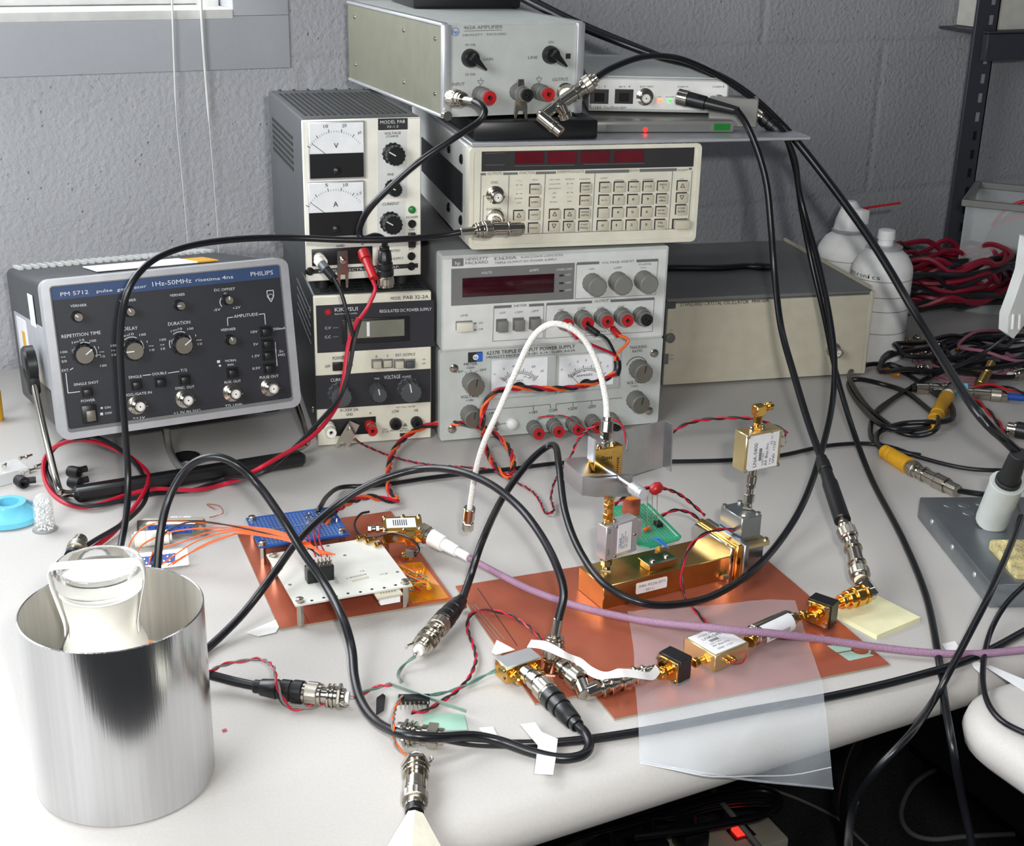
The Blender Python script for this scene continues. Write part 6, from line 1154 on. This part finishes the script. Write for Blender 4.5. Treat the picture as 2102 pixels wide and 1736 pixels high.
cable('patch_lead','thin black patch lead looping from the gold module to the gold edge jacks','lead',[(758,1050,.018),(740,1055,.018),(728,1075,.018),(738,1097,.020),(765,1102,.022),(805,1094,.026),(840,1104,.028),(860,1125,.024),(852,1138,.020)],.0009,'cab',ends=[('nut',(855,1137,.020),(825,1140,.020),[(3,2,'black'),(8,4.2,'nick',6),(3,3,'gold')])])
# chip board
e=thing('chip_board','small perforated board on edge with a black chip and soldered wires','circuit board'); b=MB()
P=[at(803,1402,.012),at(958,1458,.010),at(957,1463,.003),at(803,1408,.004)]; n=V((.2,1,0)).normalized()*.0012
b.add([p for p in P]+[p+n for p in P],[(0,1,2,3),(7,6,5,4)]+[(i,(i+1)%4,4+(i+1)%4,4+i) for i in range(4)],'ltg')
for k in range(40): p=P[0].lerp(P[1],k/40+.012); b.lathe(p,(0,0,1),[(0,.0004),(.0004,.0004)],'solder',6)
b.build('board',e)
b=MB(); c=at(850,1440,.006); b.prism([(-.0095,-.0032),(.0095,-.0032),(.0095,.0032),(-.0095,.0032)],0,.0035,'black',MX.Translation(c)@MX.Rotation(-.42,4,'Z')); 
for k in range(7):
    for s in (-1,1): b.box(-.0083+k*.0027,s*.0034-.0003,-.003,-.0073+k*.0027,s*.0034+.0003,.002,'nick',T=MX.Translation(c)@MX.Rotation(-.42,4,'Z'))
b.build('chip',e)
b=MB(); b.prism([(-.011,-.004),(-.004,-.0045),(.008,.004),(.009,.007),(.003,.007)],0,.0012,'black',MX.Translation(at(785,1447,.001))@MX.Rotation(.5,4,'Z')); b.build('clip',e)
sheet('green_card','pale green translucent card lying beside the chip board','card',[at(868,1466,.0004),at(952,1466,.0004),at(960,1498,.0004),at(905,1500,.0004),at(870,1490,.0004)],'ltg')
sheet('red_chip','tiny red scrap on the bench right of the can','scrap',[at(455,1498,.0004),at(464,1495,.0004),at(466,1499,.0004),at(457,1502,.0004)],'red')
cable('wired_plug','nickel plug with black sleeve standing behind the can','connector',[(128,1186,.004),(138,1168,.006),(145,1152,.008)],.0030,ends=[('plug',(142,1160,.008),(166,1106,.012),[(8,5.2,'black'),(3,6.4,'black'),(3,6,'nick'),(5,7.2,'nickr',30),(3,6,'nick'),(4,5,'nick')])])
cable('grey_strap','flat grey cable hanging behind the handle of the pulse generator','cable',[(342,880,-1.14),(348,920,-1.13),(362,950,.006),(385,972,.003),(400,985,.003)],.0030,'rope')
cable('blind_cord','thin white blind cord hanging at the left of the pair','cord',[(353,-10,-1.418),(355,60,-1.418),(358,150,-1.418),(363,255,-1.418),(375,380,-1.418),(387,520,-1.418),(392,600,-1.418)],lambda t:.0010 if t<.42 else .0005,'white')
cable('blind_cord','thin white blind cord hanging at the right of the pair','cord',[(412,-10,-1.418),(415,60,-1.418),(421,150,-1.418),(431,275,-1.418),(441,400,-1.418),(449,520,-1.418),(452,600,-1.418)],lambda t:.0014 if t<.45 else .0005,'white')
# ---------- under the bench ----------
fz=-.722
e=thing('power_strip','beige power strip with a lit red rocker switch on the carpet under the bench','power strip')
A=atz(1345,1760,-.60);B_=atz(1592,1690,-.60); d_=(B_-A); L_=d_.length; yw=math.atan2(d_.y,d_.x); e.location=A; e.rotation_euler=(0,0,yw)
b=MB(); b.box(-.25,-.03,-.03,L_,.03,.0,'beige',.003,2); b.build('strip_body',e)
b=MB(); b.box(L_-.065,-.010,0,L_-.035,.012,.001,'black'); b.build('switch_frame',e); b=MB(); b.box(L_-.060,-.007,.001,L_-.042,.009,.005,'rled',.001,1); b.build('rocker_switch',e,'lit red rocker switch')
for k in range(4): b=MB(); b.box(L_-.14-k*.055,-.015,0,L_-.105-k*.055,.018,.03,'black',.004,2); b.tube([(L_-.12-k*.055,0,.03),(L_-.12-k*.055,.01,.06),(L_-.10-k*.05,.06,.05),(L_-.05-k*.03,.12,.02)],.004,'cab',8); b.build('plug',e)
b=MB(); b.box(-.3,-.05,-.13,L_-.02,.05,-.03,'black',.004); b.build('base_block',e)
def fcab(label,pts,r,m='cab',z=-.725): cable('floor_cable',label,'cable',[atz(u,v,z if len(q)<1 else q[0]) for (u,v,*q) in pts],r,m)
fcab('grey cable curling over the carpet at the lower right',[(2060,1500),(2040,1545),(1995,1570),(1930,1576),(1875,1610),(1850,1665),(1865,1705),(1910,1722),(1990,1716),(2110,1710)],.0035,'rope')
fcab('thin grey cable slanting across the carpet behind the plastic bag',[(1560,1612),(1640,1640),(1720,1680),(1760,1716),(1790,1745)],.0022,'rope')
fcab('stiff grey lead slanting down over the power strip',[(1450,1590,-.45),(1470,1630,-.5),(1510,1680,-.54),(1560,1740,-.57)],.0035,'rope')
for k,(z0,dx) in enumerate(((-.48,0),(-.5,12),(-.52,-10),(-.54,6))):
    fcab('black cable of the dark tangle above the power strip, '+('topmost of the four','second from the top','third from the top','lowest of the four')[k],[(1130,1740,z0),(1200,1712+4*k,z0),(1280,1690-6*k,z0),(1380+dx,1660+5*k,z0),(1470,1635+6*k,z0),(1560,1622+8*k,z0),(1600,1640+4*k,z0),(1570,1670,z0),(1480,1690,z0),(1390,1705,z0),(1300,1716,z0)],.0045)
fcab('thick black cable dropping past the right end of the power strip',[(1770,1500,-.2),(1745,1560,-.3),(1730,1640,-.45),(1735,1700,-.55),(1750,1780,-.6)],.005)
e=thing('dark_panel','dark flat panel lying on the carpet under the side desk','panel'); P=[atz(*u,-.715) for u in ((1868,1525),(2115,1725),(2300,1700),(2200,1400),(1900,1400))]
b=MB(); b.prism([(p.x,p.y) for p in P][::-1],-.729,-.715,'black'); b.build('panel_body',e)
